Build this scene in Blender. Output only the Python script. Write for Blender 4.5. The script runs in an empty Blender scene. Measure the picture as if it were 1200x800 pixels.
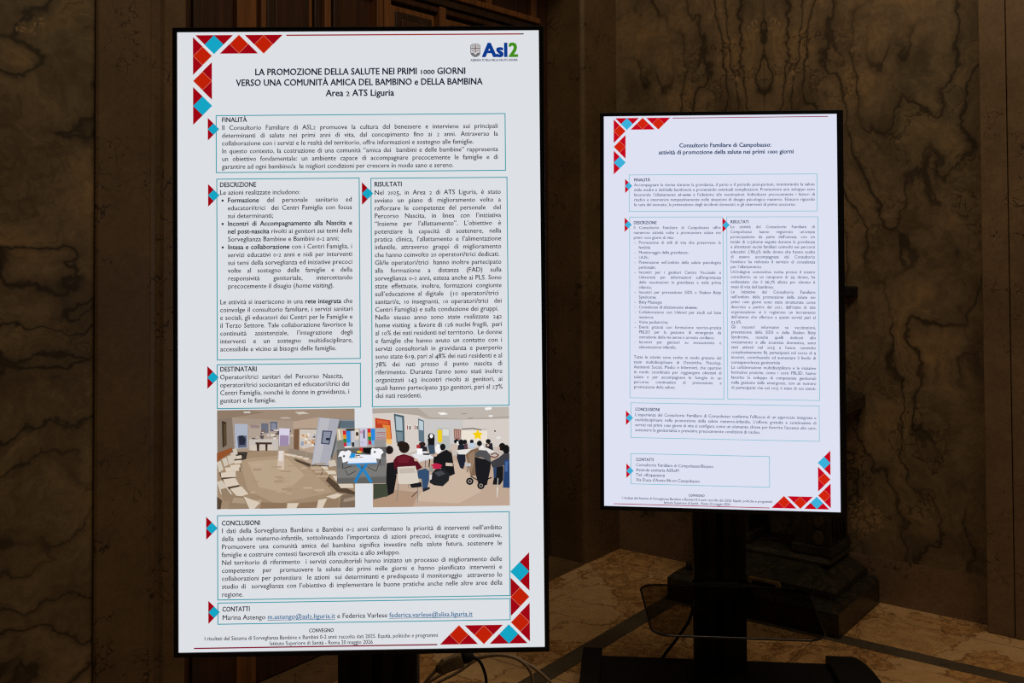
import bpy, bmesh, math, random
from mathutils import Matrix, Vector, Euler

random.seed(7)
S = bpy.context.scene
COL = S.collection

# ------------------------------------------------------------------ camera
EYE = 1.61
F_PX, CX_OFF = 1191.0, 0.0
PITCH, ROLL = math.atan(0.0233), 0.0050
cam_d = bpy.data.cameras.new('camera')
cam = bpy.data.objects.new('camera', cam_d)
COL.objects.link(cam)
r0, u0, fw = Vector((1, 0, 0)), Vector((0, -math.sin(PITCH), math.cos(PITCH))), Vector((0, math.cos(PITCH), math.sin(PITCH)))
cr, sr = math.cos(ROLL), math.sin(ROLL)
cam_r, cam_u = cr * r0 - sr * u0, sr * r0 + cr * u0
cam.matrix_world = Matrix(((cam_r.x, cam_u.x, -fw.x, 0), (cam_r.y, cam_u.y, -fw.y, 0), (cam_r.z, cam_u.z, -fw.z, EYE), (0, 0, 0, 1)))
cam_d.sensor_fit = 'HORIZONTAL'
cam_d.sensor_width = 36.0
cam_d.lens = 36.0 * F_PX / 1200.0
cam_d.shift_y = -0.12146
cam_d.clip_start = 0.05
S.camera = cam
S.cycles.filter_width = 1.2
S.cycles.use_denoising = False

# ------------------------------------------------------------------ world, lights, exposure
S.view_settings.view_transform = 'Standard'
S.view_settings.look = 'None'
S.view_settings.gamma = 1.0
S.view_settings.exposure = 0.0
S.view_settings.use_curve_mapping = False
wd = bpy.data.worlds.new('world')
S.world = wd
wd.use_nodes = True
wd.node_tree.nodes['Background'].inputs[0].default_value = (1.0, 0.92, 0.84, 1)
wd.node_tree.nodes['Background'].inputs[1].default_value = 0.019


def area_light(name, loc, target, size, power, col):
    d = bpy.data.lights.new(name, 'AREA')
    d.energy, d.color, d.size, d.shape = power, col, size, 'DISK'
    o = bpy.data.objects.new(name, d)
    COL.objects.link(o)
    o.location = loc
    o.rotation_euler = (Vector(target) - Vector(loc)).to_track_quat('-Z', 'Y').to_euler()
    return o


WARM = (1.0, 0.76, 0.50)
area_light('unseen_ceiling_lamp', (0.0, 2.0, 4.7), (0.4, 3.6, 0.0), 1.6, 22, WARM)
area_light('unseen_ceiling_lamp', (2.4, 1.6, 4.7), (2.0, 3.5, 0.3), 1.6, 30, WARM)
area_light('unseen_ceiling_lamp', (1.35, 3.15, 4.9), (1.35, 3.5, 0.0), 1.2, 14, WARM)  # unseen, added over the corner to brighten the floor behind the smaller display

# ------------------------------------------------------------------ helpers
PHI = math.atan2(0.797, 0.604)       # the room's corner is turned by this angle to the view


def lin(c):
    out = []
    for v in c[:3]:
        v = v / 255.0
        out.append(v / 12.92 if v <= 0.04045 else ((v + 0.055) / 1.055) ** 2.4)
    return (out[0], out[1], out[2], 1.0)


class NT:
    def __init__(self, name, rough=0.5, spec=0.5):
        self.m = bpy.data.materials.new(name)
        self.m.use_nodes = True
        self.t = self.m.node_tree
        self.b = self.t.nodes['Principled BSDF']
        self.b.inputs['Roughness'].default_value = rough
        self.b.inputs['Specular IOR Level'].default_value = spec

    def n(self, typ, **kw):
        nd = self.t.nodes.new(typ)
        for k, v in kw.items():
            if k.startswith('i_'):
                nd.inputs[k[2:].replace('_', ' ')].default_value = v
            else:
                setattr(nd, k, v)
        return nd

    def l(self, a, b):
        self.t.links.new(a, b)

    def math(self, op, a, b=None, c=None, clamp=False):
        nd = self.t.nodes.new('ShaderNodeMath')
        nd.operation = op
        nd.use_clamp = clamp
        for i, v in enumerate((a, b, c)):
            if v is None:
                continue
            if isinstance(v, (int, float)):
                nd.inputs[i].default_value = v
            else:
                self.l(v, nd.inputs[i])
        return nd.outputs[0]

    def coords(self, scale=(1, 1, 1), loc=(0, 0, 0)):
        tc = self.n('ShaderNodeTexCoord')
        mp = self.n('ShaderNodeMapping')
        mp.inputs['Scale'].default_value = scale
        mp.inputs['Location'].default_value = loc
        self.l(tc.outputs['Object'], mp.inputs['Vector'])
        return mp.outputs[0]

    def noise(self, vec, scale, detail=4, rough=0.55, dist=0.0, col=False):
        nd = self.n('ShaderNodeTexNoise')
        nd.inputs['Scale'].default_value = scale
        nd.inputs['Detail'].default_value = detail
        nd.inputs['Roughness'].default_value = rough
        nd.inputs['Distortion'].default_value = dist
        self.l(vec, nd.inputs['Vector'])
        return nd.outputs['Color'] if col else nd.outputs['Fac']

    def ramp(self, fac, stops):
        nd = self.n('ShaderNodeValToRGB')
        el = nd.color_ramp.elements
        while len(el) < len(stops):
            el.new(0.5)
        for e, (p, c) in zip(el, stops):
            e.position = p
            e.color = c if len(c) == 4 else (*c, 1)
        self.l(fac, nd.inputs['Fac'])
        return nd.outputs['Color']

    def step(self, fac, a, b):
        mr = self.n('ShaderNodeMapRange', interpolation_type='SMOOTHSTEP')
        mr.inputs['From Min'].default_value = a
        mr.inputs['From Max'].default_value = b
        self.l(fac, mr.inputs['Value'])
        return mr.outputs['Result']

    def mix(self, fac, a, b, blend='MIX'):
        nd = self.n('ShaderNodeMix', data_type='RGBA', blend_type=blend)
        if isinstance(fac, (int, float)):
            nd.inputs[0].default_value = fac
        else:
            self.l(fac, nd.inputs[0])
        for v, i in ((a, 6), (b, 7)):
            if isinstance(v, tuple):
                nd.inputs[i].default_value = v if len(v) == 4 else (*v, 1)
            else:
                self.l(v, nd.inputs[i])
        return nd.outputs[2]

    def vadd(self, a, b, k):
        s = self.n('ShaderNodeVectorMath', operation='MULTIPLY_ADD')
        self.l(b, s.inputs[0])
        s.inputs[1].default_value = (k, k, k)
        self.l(a, s.inputs[2])
        return s.outputs[0]

    def bump(self, h, strength=0.2, dist=0.01):
        bn = self.n('ShaderNodeBump')
        bn.inputs['Strength'].default_value = strength
        bn.inputs['Distance'].default_value = dist
        self.l(h, bn.inputs['Height'])
        self.l(bn.outputs[0], self.b.inputs['Normal'])

    def base(self, c):
        if isinstance(c, tuple):
            self.b.inputs['Base Color'].default_value = c if len(c) == 4 else (*c, 1)
        else:
            self.l(c, self.b.inputs['Base Color'])
        return self.m


def plain(name, c, rough=0.5, spec=0.5, metal=0.0, var=0.15, vscale=30):
    m = NT(name, rough, spec)
    m.b.inputs['Metallic'].default_value = metal
    n = m.noise(m.coords(), vscale, 3)
    lo = tuple(v * (1 - var) for v in c)
    hi = tuple(v * (1 + var) for v in c)
    m.base(m.ramp(n, [(0.3, lo), (0.7, hi)]))
    return m.m


def bookmatched_marble(name, mid, tint, seed):
    """olive brown marble slabs opened like a book: the flow lines mirror about the joint at mid"""
    m = NT(name, 0.32, 0.45)
    tc = m.n('ShaderNodeTexCoord')
    sp = m.n('ShaderNodeSeparateXYZ')
    m.l(tc.outputs['Object'], sp.inputs[0])
    along = m.math('ADD', sp.outputs['Y'], sp.outputs['X']) if mid is None else m.math('ABSOLUTE', m.math('SUBTRACT', sp.outputs['Y'], mid))
    cb = m.n('ShaderNodeCombineXYZ')
    m.l(along, cb.inputs[0])
    m.l(sp.outputs['Z'], cb.inputs[1])
    cb.inputs[2].default_value = seed
    p = cb.outputs[0]
    warp = m.noise(p, 2.2, 5, 0.6, col=True)
    q = m.vadd(p, warp, 0.34 if mid is not None else 0.42)
    mp = m.n('ShaderNodeMapping')
    mp.inputs['Scale'].default_value = (1.9, 0.85, 1) if mid is not None else (0.8, 2.1, 1)
    m.l(q, mp.inputs['Vector'])
    flow = m.noise(mp.outputs[0], 1.15, 4, 0.42)
    if mid is not None:
        # near the joint the layers run upright, farther out they swing round
        flow = m.math('MULTIPLY_ADD', m.step(along, 0.0, 0.60), 0.30, flow)
    bands = m.math('FRACT', m.math('MULTIPLY', flow, 9.5 if mid is not None else 9.0))
    line = m.math('ABSOLUTE', m.math('SUBTRACT', bands, 0.5))
    where = m.step(m.noise(p, 1.6, 3), 0.36, 0.56) if mid is not None else m.step(m.noise(p, 1.6, 3), 0.28, 0.44)
    if mid is not None:
        where = m.math('MAXIMUM', where, m.step(along, 0.62, 0.25))
    finer = m.math('ABSOLUTE', m.math('SUBTRACT', m.math('FRACT', m.math('MULTIPLY', flow, 27.0)), 0.5))
    fine_vein = m.math('MULTIPLY', m.math('MULTIPLY', m.step(finer, 0.16, 0.0), where), m.step(m.noise(p, 2.3, 3), 0.40, 0.60))
    vein = m.math('MULTIPLY', m.step(line, 0.095, 0.01), where)
    halo = m.math('MULTIPLY', m.step(line, 0.32, 0.02), where)
    thin = m.step(m.math('ABSOLUTE', m.math('SUBTRACT', m.noise(q, 3.1, 6, 0.62), 0.5)), 0.013, 0.002)
    thin = m.math('MULTIPLY', thin, m.step(m.noise(p, 1.3, 2), 0.45, 0.6))
    cloud = m.noise(q, 3.4, 6, 0.62)
    c = m.ramp(cloud, [(0.32, tuple(v * 0.52 for v in tint)), (0.5, tint), (0.68, (tint[0] * 1.45, tint[1] * 1.35, tint[2] * 1.15))])
    c = m.mix(0.5, c, m.ramp(m.noise(q, 28, 5, 0.7), [(0.35, (0.6, 0.6, 0.6)), (0.65, (1.3, 1.3, 1.3))]), 'MULTIPLY')
    green = m.ramp(m.noise(p, 1.1, 3), [(0.45, (1, 1, 1)), (0.65, (0.74, 0.82, 0.80))])
    c = m.mix(0.8, c, green, 'MULTIPLY')
    c = m.mix(m.math('MULTIPLY', halo, 0.55 if mid is not None else 0.65), c, (tint[0] * .45, tint[1] * .47, tint[2] * .5))
    c = m.mix(m.math('MULTIPLY', fine_vein, 0.45), c, (tint[0] * .33, tint[1] * .35, tint[2] * .38))
    c = m.mix(m.math('MULTIPLY', vein, 0.85), c, (tint[0] * .17, tint[1] * .18, tint[2] * .20))
    c = m.mix(m.math('MULTIPLY', thin, 0.75), c, (tint[0] * .2, tint[1] * .2, tint[2] * .2))
    # clusters of small pale pebbles
    vo = m.n('ShaderNodeTexVoronoi', feature='DISTANCE_TO_EDGE')
    vo.inputs['Scale'].default_value = 30
    m.l(m.vadd(m.vadd(p, warp, 0.12), m.noise(p, 24, 3, col=True), 0.06), vo.inputs['Vector'])
    clus = m.step(m.noise(m.vadd(p, warp, 0.25), 2.6, 4, 0.6), 0.665, 0.70)
    peb = m.math('MULTIPLY', m.step(vo.outputs['Distance'], 0.06, 0.16), clus)
    c = m.mix(m.math('MULTIPLY', peb, 0.6), c, (tint[0] * 2.3, tint[1] * 2.1, tint[2] * 1.9))
    if mid is not None:
        joint = m.step(along, 0.0035, 0.001)
        c = m.mix(m.math('MULTIPLY', joint, 0.6), c, (tint[0] * .2, tint[1] * .2, tint[2] * .2))
    return m.base(c)


def flecked_stone(name, tint, seed, rough=0.42):
    """plain brown limestone with small dark shell-shaped flecks"""
    m = NT(name, rough, 0.4)
    p = m.coords(loc=(seed, seed * 2, seed * 3))
    cl = m.noise(p, 4, 6, 0.65)
    c = m.ramp(cl, [(0.3, tuple(v * 0.74 for v in tint)), (0.7, tuple(v * 1.24 for v in tint))])
    fine = m.noise(p, 60, 4, 0.7)
    c = m.mix(0.5, c, m.ramp(fine, [(0.35, (0.7, 0.7, 0.7)), (0.65, (1.15, 1.15, 1.15))]), 'MULTIPLY')
    w = m.noise(p, 9, 3, col=True)
    q = m.vadd(p, w, 0.16)
    fl = m.math('ABSOLUTE', m.math('SUBTRACT', m.noise(q, 15, 2, 0.4), 0.5))
    fleck = m.math('MULTIPLY', m.step(fl, 0.016, 0.004), m.step(m.noise(p, 6.0, 3), 0.50, 0.58))
    c = m.mix(m.math('MULTIPLY', fleck, 0.85), c, tuple(v * 0.2 for v in tint))
    sh = m.math('ABSOLUTE', m.math('SUBTRACT', m.noise(m.vadd(p, w, 0.3), 11, 2, 0.4), 0.5))
    shell = m.math('MULTIPLY', m.step(sh, 0.014, 0.004), m.step(m.noise(p, 5, 2), 0.62, 0.68))
    c = m.mix(m.math('MULTIPLY', shell, 0.35), c, tuple(min(1, v * 1.9) for v in tint))
    return m.base(c)


def floor_marble():
    m = NT('cream_breccia_marble', 0.34, 0.4)
    p = m.coords()
    w = m.noise(p, 2.6, 6, 0.65, col=True)
    w2 = m.noise(p, 14, 5, 0.65, col=True)
    q = m.vadd(m.vadd(p, w, 0.42), w2, 0.09)
    v1 = m.n('ShaderNodeTexVoronoi', feature='DISTANCE_TO_EDGE')
    v1.inputs['Scale'].default_value = 3.6
    m.l(q, v1.inputs['Vector'])
    cell = m.n('ShaderNodeTexVoronoi', feature='F1')
    cell.inputs['Scale'].default_value = 3.6
    m.l(q, cell.inputs['Vector'])
    bw = m.n('ShaderNodeRGBToBW')
    m.l(cell.outputs['Color'], bw.inputs[0])
    pale = m.ramp(bw.outputs[0], [(0.2, (0.56, 0.325, 0.130)), (0.55, (0.62, 0.385, 0.170)), (0.85, (0.66, 0.445, 0.230))])
    smooth = m.step(bw.outputs[0], 0.52, 0.60)                  # some pieces are plain, the others finely broken up
    cl = m.noise(q, 15, 7, 0.7)
    c = m.mix(m.math('SUBTRACT', 0.95, m.math('MULTIPLY', smooth, 0.6)), pale, m.ramp(cl, [(0.32, (0.50, 0.42, 0.32)), (0.56, (1.08, 1.06, 1.04))]), 'MULTIPLY')
    fine = m.step(m.math('ABSOLUTE', m.math('SUBTRACT', m.noise(q, 9.0, 6, 0.66), 0.5)), 0.045, 0.006)
    fine = m.math('MULTIPLY', fine, m.math('SUBTRACT', 1.0, m.math('MULTIPLY', smooth, 0.9)))
    c = m.mix(m.math('MULTIPLY', fine, 0.68), c, (0.20, 0.090, 0.030))
    e1 = m.math('MULTIPLY', m.step(v1.outputs['Distance'], 0.035, 0.0), m.step(m.noise(p, 5, 3), 0.34, 0.50))
    c = m.mix(m.math('MULTIPLY', e1, 0.75), c, (0.17, 0.078, 0.028))
    # slab joints between the dark band and the walls
    sp = m.n('ShaderNodeSeparateXYZ')
    m.l(p, sp.inputs[0])
    jy = m.math('ABSOLUTE', m.math('SUBTRACT', m.math('FRACT', m.math('MULTIPLY', m.math('ADD', sp.outputs['Y'], 0.24), 1 / 1.18)), 0.5))
    jx = m.math('ABSOLUTE', m.math('SUBTRACT', m.math('FRACT', m.math('MULTIPLY', m.math('ADD', sp.outputs['X'], 0.17), 1 / 1.31)), 0.5))
    joint = m.math('MAXIMUM', m.step(jy, 0.0028, 0.001), m.step(jx, 0.0028, 0.001))
    c = m.mix(m.math('MULTIPLY', joint, 0.75), c, (0.10, 0.06, 0.03))
    return m.base(c)


def wood(name, c, seed=0.0, rough=0.38):
    m = NT(name, rough, 0.45)
    p = m.coords(scale=(1, 1, 0.06), loc=(seed, seed, seed))
    w = m.noise(p, 3, 3, col=True)
    g = m.noise(m.vadd(p, w, 0.05), 42, 5, 0.6)
    col = m.ramp(g, [(0.3, tuple(v * 0.55 for v in c)), (0.55, c), (0.75, tuple(v * 1.45 for v in c))])
    m.bump(g, 0.1, 0.004)
    return m.base(col)


def dark_green_marble():
    m = NT('dark_green_marble', 0.35, 0.35)
    p = m.coords()
    w = m.noise(p, 5, 5, col=True)
    q = m.vadd(p, w, 0.35)
    cl = m.noise(q, 18, 7, 0.75)
    c = m.ramp(cl, [(0.35, (0.010, 0.010, 0.007)), (0.55, (0.024, 0.021, 0.014)), (0.75, (0.065, 0.052, 0.032))])
    vn = m.step(m.math('ABSOLUTE', m.math('SUBTRACT', m.noise(q, 6, 6, 0.65), 0.5)), 0.014, 0.003)
    c = m.mix(m.math('MULTIPLY', vn, 0.45), c, (0.10, 0.072, 0.034))
    return m.base(c)


M = {}
M['floor'] = floor_marble()
M['band'] = flecked_stone('grey_brown_band_stone', (0.105, 0.082, 0.055), 3.1)
M['marble_right'] = bookmatched_marble('bookmatched_olive_marble', 1.965, (0.212, 0.151, 0.088), 2.6)
M['marble_left'] = bookmatched_marble('wavy_olive_marble', None, (0.185, 0.130, 0.070), 7.3)
M['stone'] = flecked_stone('flecked_brown_stone_shaded', (0.118, 0.074, 0.035), 0.7)  # door surround: shaded copy of the stone, dimmer left side put into the colour
M['stone_lit'] = flecked_stone('flecked_brown_stone_lit', (0.185, 0.124, 0.070), 1.9)  # right pilaster: lit copy of the same stone, brighter side put into the colour
M['threshold'] = flecked_stone('brown_threshold_stone', (0.14, 0.085, 0.042), 8.4)
M['stone_base'] = flecked_stone('flecked_skirting_stone', (0.205, 0.136, 0.083), 5.2)
M['plaster'] = plain('brown_plaster', (0.16, 0.11, 0.07), 0.8)
M['wood'] = wood('dark_red_brown_wood', (0.046, 0.017, 0.008))
M['wood_mould'] = wood('orange_brown_wood', (0.165, 0.066, 0.019), 2.0)
M['wood_deep'] = wood('deep_brown_wood', (0.030, 0.014, 0.008), 5.0)
M['black'] = plain('black_powder_coat', (0.0075, 0.0072, 0.007), 0.55, 0.25)
M['black_alu'] = plain('black_anodised_profile', (0.011, 0.0105, 0.010), 0.42, 0.3)
M['bezel'] = plain('black_bezel', (0.005, 0.005, 0.006), 0.35, 0.3)
M['bezel_rim'] = plain('bezel_rim_metal', (0.09, 0.085, 0.08), 0.35, 0.4, metal=0.6)
M['rubber'] = plain('black_rubber', (0.010, 0.010, 0.010), 0.7, 0.2)
M['beige'] = plain('beige_plastic', (0.23, 0.165, 0.095), 0.5, 0.3)
M['green_marble'] = dark_green_marble()
M['ochre'] = plain('ochre_inlay_marble', (0.13, 0.082, 0.028), 0.4, 0.4, var=0.3, vscale=25)

M['ochre_dark'] = plain('dull_ochre_marble', (0.050, 0.034, 0.015), 0.4, 0.4, var=0.4, vscale=25)

g = NT('smoked_glass')
tr = g.n('ShaderNodeBsdfTransparent')
tr.inputs[0].default_value = (0.57, 0.55, 0.52, 1)
gl = g.n('ShaderNodeBsdfGlossy')
gl.inputs['Roughness'].default_value = 0.05
gl.inputs['Color'].default_value = (0.6, 0.6, 0.6, 1)
ms = g.n('ShaderNodeMixShader')
ms.inputs[0].default_value = 0.035
g.l(tr.outputs[0], ms.inputs[1])
g.l(gl.outputs[0], ms.inputs[2])
g.l(ms.outputs[0], g.t.nodes['Material Output'].inputs['Surface'])
M['glass'] = g.m
M['glass_edge'] = plain('smoked_glass_edge', (0.010, 0.010, 0.010), 0.2, 0.4)

px = NT('screen_pixels')
at = px.n('ShaderNodeAttribute', attribute_name='pix')
em = px.n('ShaderNodeEmission')
px.l(at.outputs['Color'], em.inputs['Color'])
px.l(em.outputs[0], px.t.nodes['Material Output'].inputs['Surface'])
M['pixels'] = px.m
M['print'] = px.m.copy()
M['print'].name = 'screen_print'
M['print'].cycles.emission_sampling = 'NONE'


class MB:
    """collects boxes, prisms, tubes and lathes; build() links them as one mesh object"""

    def __init__(self):
        self.v, self.f, self.mi, self.mats, self.smooth = [], [], [], [], []

    def _m(self, mat):
        if mat not in self.mats:
            self.mats.append(mat)
        return self.mats.index(mat)

    def add(self, vs, fs, mat, smooth=False):
        b = len(self.v)
        self.v += [tuple(v) for v in vs]
        self.f += [tuple(i + b for i in f) for f in fs]
        self.mi += [self._m(mat)] * len(fs)
        self.smooth += [smooth] * len(fs)

    def bm(self, bm_, mat, smooth=False):
        bm_.verts.ensure_lookup_table()
        bm_.verts.index_update()
        self.add([v.co[:] for v in bm_.verts], [[v.index for v in f.verts] for f in bm_.faces], mat, smooth)
        bm_.free()

    def box(self, lo, hi, mat, bevel=0.0, seg=2):
        b = bmesh.new()
        bmesh.ops.create_cube(b, size=1.0)
        for v in b.verts:
            v.co = Vector(((lo[i] + hi[i]) / 2 + v.co[i] * (hi[i] - lo[i]) for i in range(3)))
        if bevel > 0:
            bmesh.ops.bevel(b, geom=b.edges[:], offset=bevel, segments=seg, affect='EDGES', profile=0.5)
        self.bm(b, mat)

    def prism(self, pts, z0, z1, mat, bevel=0.0, axis='z'):
        """outline in the plane across axis, extruded from z0 to z1"""
        b = bmesh.new()

        def P(a, c, h):
            return (a, c, h) if axis == 'z' else ((h, a, c) if axis == 'x' else (a, h, c))
        lo = [b.verts.new(P(a, c, z0)) for a, c in pts]
        hi = [b.verts.new(P(a, c, z1)) for a, c in pts]
        b.faces.new(lo[::-1])
        b.faces.new(hi)
        n = len(pts)
        for i in range(n):
            b.faces.new((lo[i], lo[(i + 1) % n], hi[(i + 1) % n], hi[i]))
        bmesh.ops.recalc_face_normals(b, faces=b.faces[:])
        if bevel > 0:
            bmesh.ops.bevel(b, geom=b.edges[:], offset=bevel, segments=2, affect='EDGES', profile=0.5)
        self.bm(b, mat)

    def tube(self, pts, r, mat, seg=10, closed_ends=True):
        pts = [Vector(p) for p in pts]
        rings = []
        up = Vector((0, 0, 1))
        for i, p in enumerate(pts):
            d = (pts[min(i + 1, len(pts) - 1)] - pts[max(i - 1, 0)]).normalized()
            a = d.cross(up)
            if a.length < 0.05:
                a = d.cross(Vector((1, 0, 0)))
            a.normalize()
            c = d.cross(a).normalized()
            rr = r[i] if isinstance(r, (list, tuple)) else r
            rings.append([p + a * (rr * math.cos(2 * math.pi * k / seg)) + c * (rr * math.sin(2 * math.pi * k / seg)) for k in range(seg)])
        vs = [v for ring in rings for v in ring]
        fs = []
        for i in range(len(rings) - 1):
            for k in range(seg):
                k2 = (k + 1) % seg
                fs.append((i * seg + k, i * seg + k2, (i + 1) * seg + k2, (i + 1) * seg + k))
        if closed_ends:
            fs.append(tuple(range(seg))[::-1])
            fs.append(tuple(range((len(rings) - 1) * seg, len(rings) * seg)))
        self.add(vs, fs, mat, True)

    def build(self, name, parent=None):
        me = bpy.data.meshes.new(name)
        me.from_pydata(self.v, [], self.f)
        for m_ in self.mats:
            me.materials.append(M[m_])
        me.polygons.foreach_set('material_index', self.mi)
        me.polygons.foreach_set('use_smooth', self.smooth)
        me.update()
        o = bpy.data.objects.new(name, me)
        COL.objects.link(o)
        if parent is not None:
            o.parent = parent
        return o


def empty(name, loc=(0, 0, 0), rz=0.0):
    o = bpy.data.objects.new(name, None)
    o.empty_display_size = 0.1
    COL.objects.link(o)
    o.location = loc
    o.rotation_euler = (0, 0, rz)
    return o


def tag(o, label, cat, group=None):
    o['label'], o['category'] = label, cat
    if group:
        o['group'] = group
    return o


def struct(o):
    o.rotation_euler = (0, 0, PHI)
    o['kind'] = 'structure'
    return o


def smooth_curve(ctrl, n=10):
    """Catmull-Rom through the control points"""
    P = [Vector(c) for c in ctrl]
    P = [P[0] * 2 - P[1]] + P + [P[-1] * 2 - P[-2]]
    out = []
    for i in range(1, len(P) - 2):
        for k in range(n):
            t = k / n
            a, b, c, d = P[i - 1], P[i], P[i + 1], P[i + 2]
            out.append(0.5 * ((2 * b) + (c - a) * t + (2 * a - 5 * b + 4 * c - d) * t * t + (3 * b - a - 3 * c + d) * t ** 3))
    out.append(P[-2])
    return out


# ------------------------------------------------------------------ setting (room frame: x into the right wall, y into the left wall)
SR = 4.60        # face of the right wall
TL = 2.79        # face of the left wall's stone surround
TD = 3.026       # plane of the door
b = MB()
b.box((-3.5, -3.5, -0.08), (5.0, 3.5, 0.0), 'floor')
struct(b.build('floor'))

b = MB()
b.box((-3.5, 2.165, 0.0), (4.128, 2.250, 0.0015), 'band')
struct(b.build('trim_1'))
b = MB()
b.box((4.048, -3.5, 0.0), (4.128, 2.165, 0.0015), 'band')
struct(b.build('trim_2'))

# right wall: marble panel, stone skirting, projecting stone pilaster
b = MB()
b.box((SR, -3.5, 0.0), (SR + 0.2, 3.2, 4.8), 'marble_right')
struct(b.build('wall_right'))
b = MB()
b.box((SR - 0.003, 0.990, 0.0), (SR, TL, 0.196), 'stone_base')
struct(b.build('baseboard_right'))
b = MB()
b.box((SR - 0.09, 0.888, 0.0), (SR, 0.990, 4.8), 'stone_lit', 0.004)
b.box((SR - 0.094, 0.30, 0.0), (SR, 0.885, 4.8), 'stone_lit', 0.004)
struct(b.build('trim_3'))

# left wall: marble panel, stone door surround with a raised edge, door recess
b = MB()
b.box((-3.5, TL + 0.012, 0.0), (1.660, TL + 0.5, 4.8), 'marble_left')
struct(b.build('wall_left'))


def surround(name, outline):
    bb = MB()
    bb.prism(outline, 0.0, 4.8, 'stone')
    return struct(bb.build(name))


def arc(cx, cy, r, a0, a1, n=8):
    return [(cx + r * math.cos(math.radians(a0 + (a1 - a0) * i / n)), cy + r * math.sin(math.radians(a0 + (a1 - a0) * i / n))) for i in range(n + 1)]


# left jamb: flat band, small groove, raised inner band
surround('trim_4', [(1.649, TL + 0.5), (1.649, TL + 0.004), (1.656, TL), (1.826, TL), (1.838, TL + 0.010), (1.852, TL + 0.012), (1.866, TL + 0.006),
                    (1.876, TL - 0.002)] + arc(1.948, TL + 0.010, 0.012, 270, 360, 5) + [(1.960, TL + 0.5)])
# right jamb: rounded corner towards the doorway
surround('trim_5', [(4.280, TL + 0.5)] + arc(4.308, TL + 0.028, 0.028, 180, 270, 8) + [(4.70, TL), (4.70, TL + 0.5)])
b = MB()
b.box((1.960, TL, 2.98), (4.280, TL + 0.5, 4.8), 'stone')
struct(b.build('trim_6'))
b = MB()
b.box((1.960, TL + 0.002, -0.01), (4.280, TD + 0.3, 0.0012), 'threshold')
struct(b.build('trim_7'))

# wooden double door set back in the doorway
door = empty('door_1')
struct(door)
b = MB()
b.box((1.962, TD - 0.03, 0.0015), (2.300, TD + 0.06, 2.96), 'wood', 0.006)
b.box((2.12, TD - 0.045, 0.0015), (2.150, TD - 0.03, 2.96), 'wood_deep', 0.004)
b.box((4.18, TD - 0.02, 0.0015), (4.279, TD + 0.06, 2.96), 'wood', 0.006)
b.box((2.300, TD - 0.05, 2.900), (4.18, TD + 0.06, 2.96), 'wood', 0.006)
b.build('door_frame', door)


def leaf(s0, s1, name_mat, stiles, panels, z1=2.665):
    lb = MB()
    lb.box((s0, TD + 0.005, 0.004), (s1, TD + 0.045, z1), name_mat)
    for a, c, mt, pr in stiles:
        lb.box((a, TD - pr, 0.004), (c, TD + 0.01, z1), mt, 0.005)
    for (a, c) in panels:
        for (z0, z2) in ((0.22, 0.95), (1.12, 2.62)):
            for w_, d_, mt in ((0.0, 0.0, 'wood_mould'), (0.022, 0.006, 'wood_deep'), (0.055, 0.012, 'wood')):
                lb.box((a + w_, TD - 0.012 - d_, z0 + w_), (c - w_, TD + 0.01, z2 - w_), mt, 0.006)
    lb.box((s0, TD - 0.022, 2.635), (s1, TD + 0.01, z1), name_mat, 0.006)
    lb.box((s0, TD - 0.022, 0.004), (s1, TD + 0.01, 0.20), name_mat, 0.006)
    return lb.build('door_leaf', door)


leaf(2.302, 3.066, 'wood', [(2.316, 2.404, 'wood_mould', 0.03), (2.700, 2.738, 'wood_deep', 0.012), (2.739, 2.775, 'wood_mould', 0.028), (2.80, 2.83, 'wood_deep', 0.012), (3.028, 3.066, 'wood_mould', 0.03)], [(2.44, 2.69)])
leaf(3.068, 4.178, 'wood', [(3.068, 3.110, 'wood_mould', 0.034), (3.425, 3.470, 'wood_mould', 0.030), (3.76, 3.80, 'wood_deep', 0.02), (4.12, 4.178, 'wood', 0.03)], [(3.13, 3.41), (3.49, 4.10)])
b = MB()
b.box((2.302, TD - 0.035, 2.668), (4.178, TD + 0.05, 2.705), 'wood_deep', 0.004)
b.box((2.302, TD - 0.050, 2.705), (4.178, TD + 0.05, 2.735), 'wood_mould', 0.006)
for a in (2.302, 2.74, 3.05, 3.44, 3.775, 4.14):
    b.box((a, TD - 0.02, 2.735), (a + 0.045, TD + 0.05, 2.900), 'wood_mould', 0.005)
b.box((2.302, TD + 0.01, 2.735), (4.178, TD + 0.05, 2.900), 'wood')
b.build('transom_panel', door)

# ------------------------------------------------------------------ writing: glyph meshes from the built-in typeface
GLYPH = {}
DG = None


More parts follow.
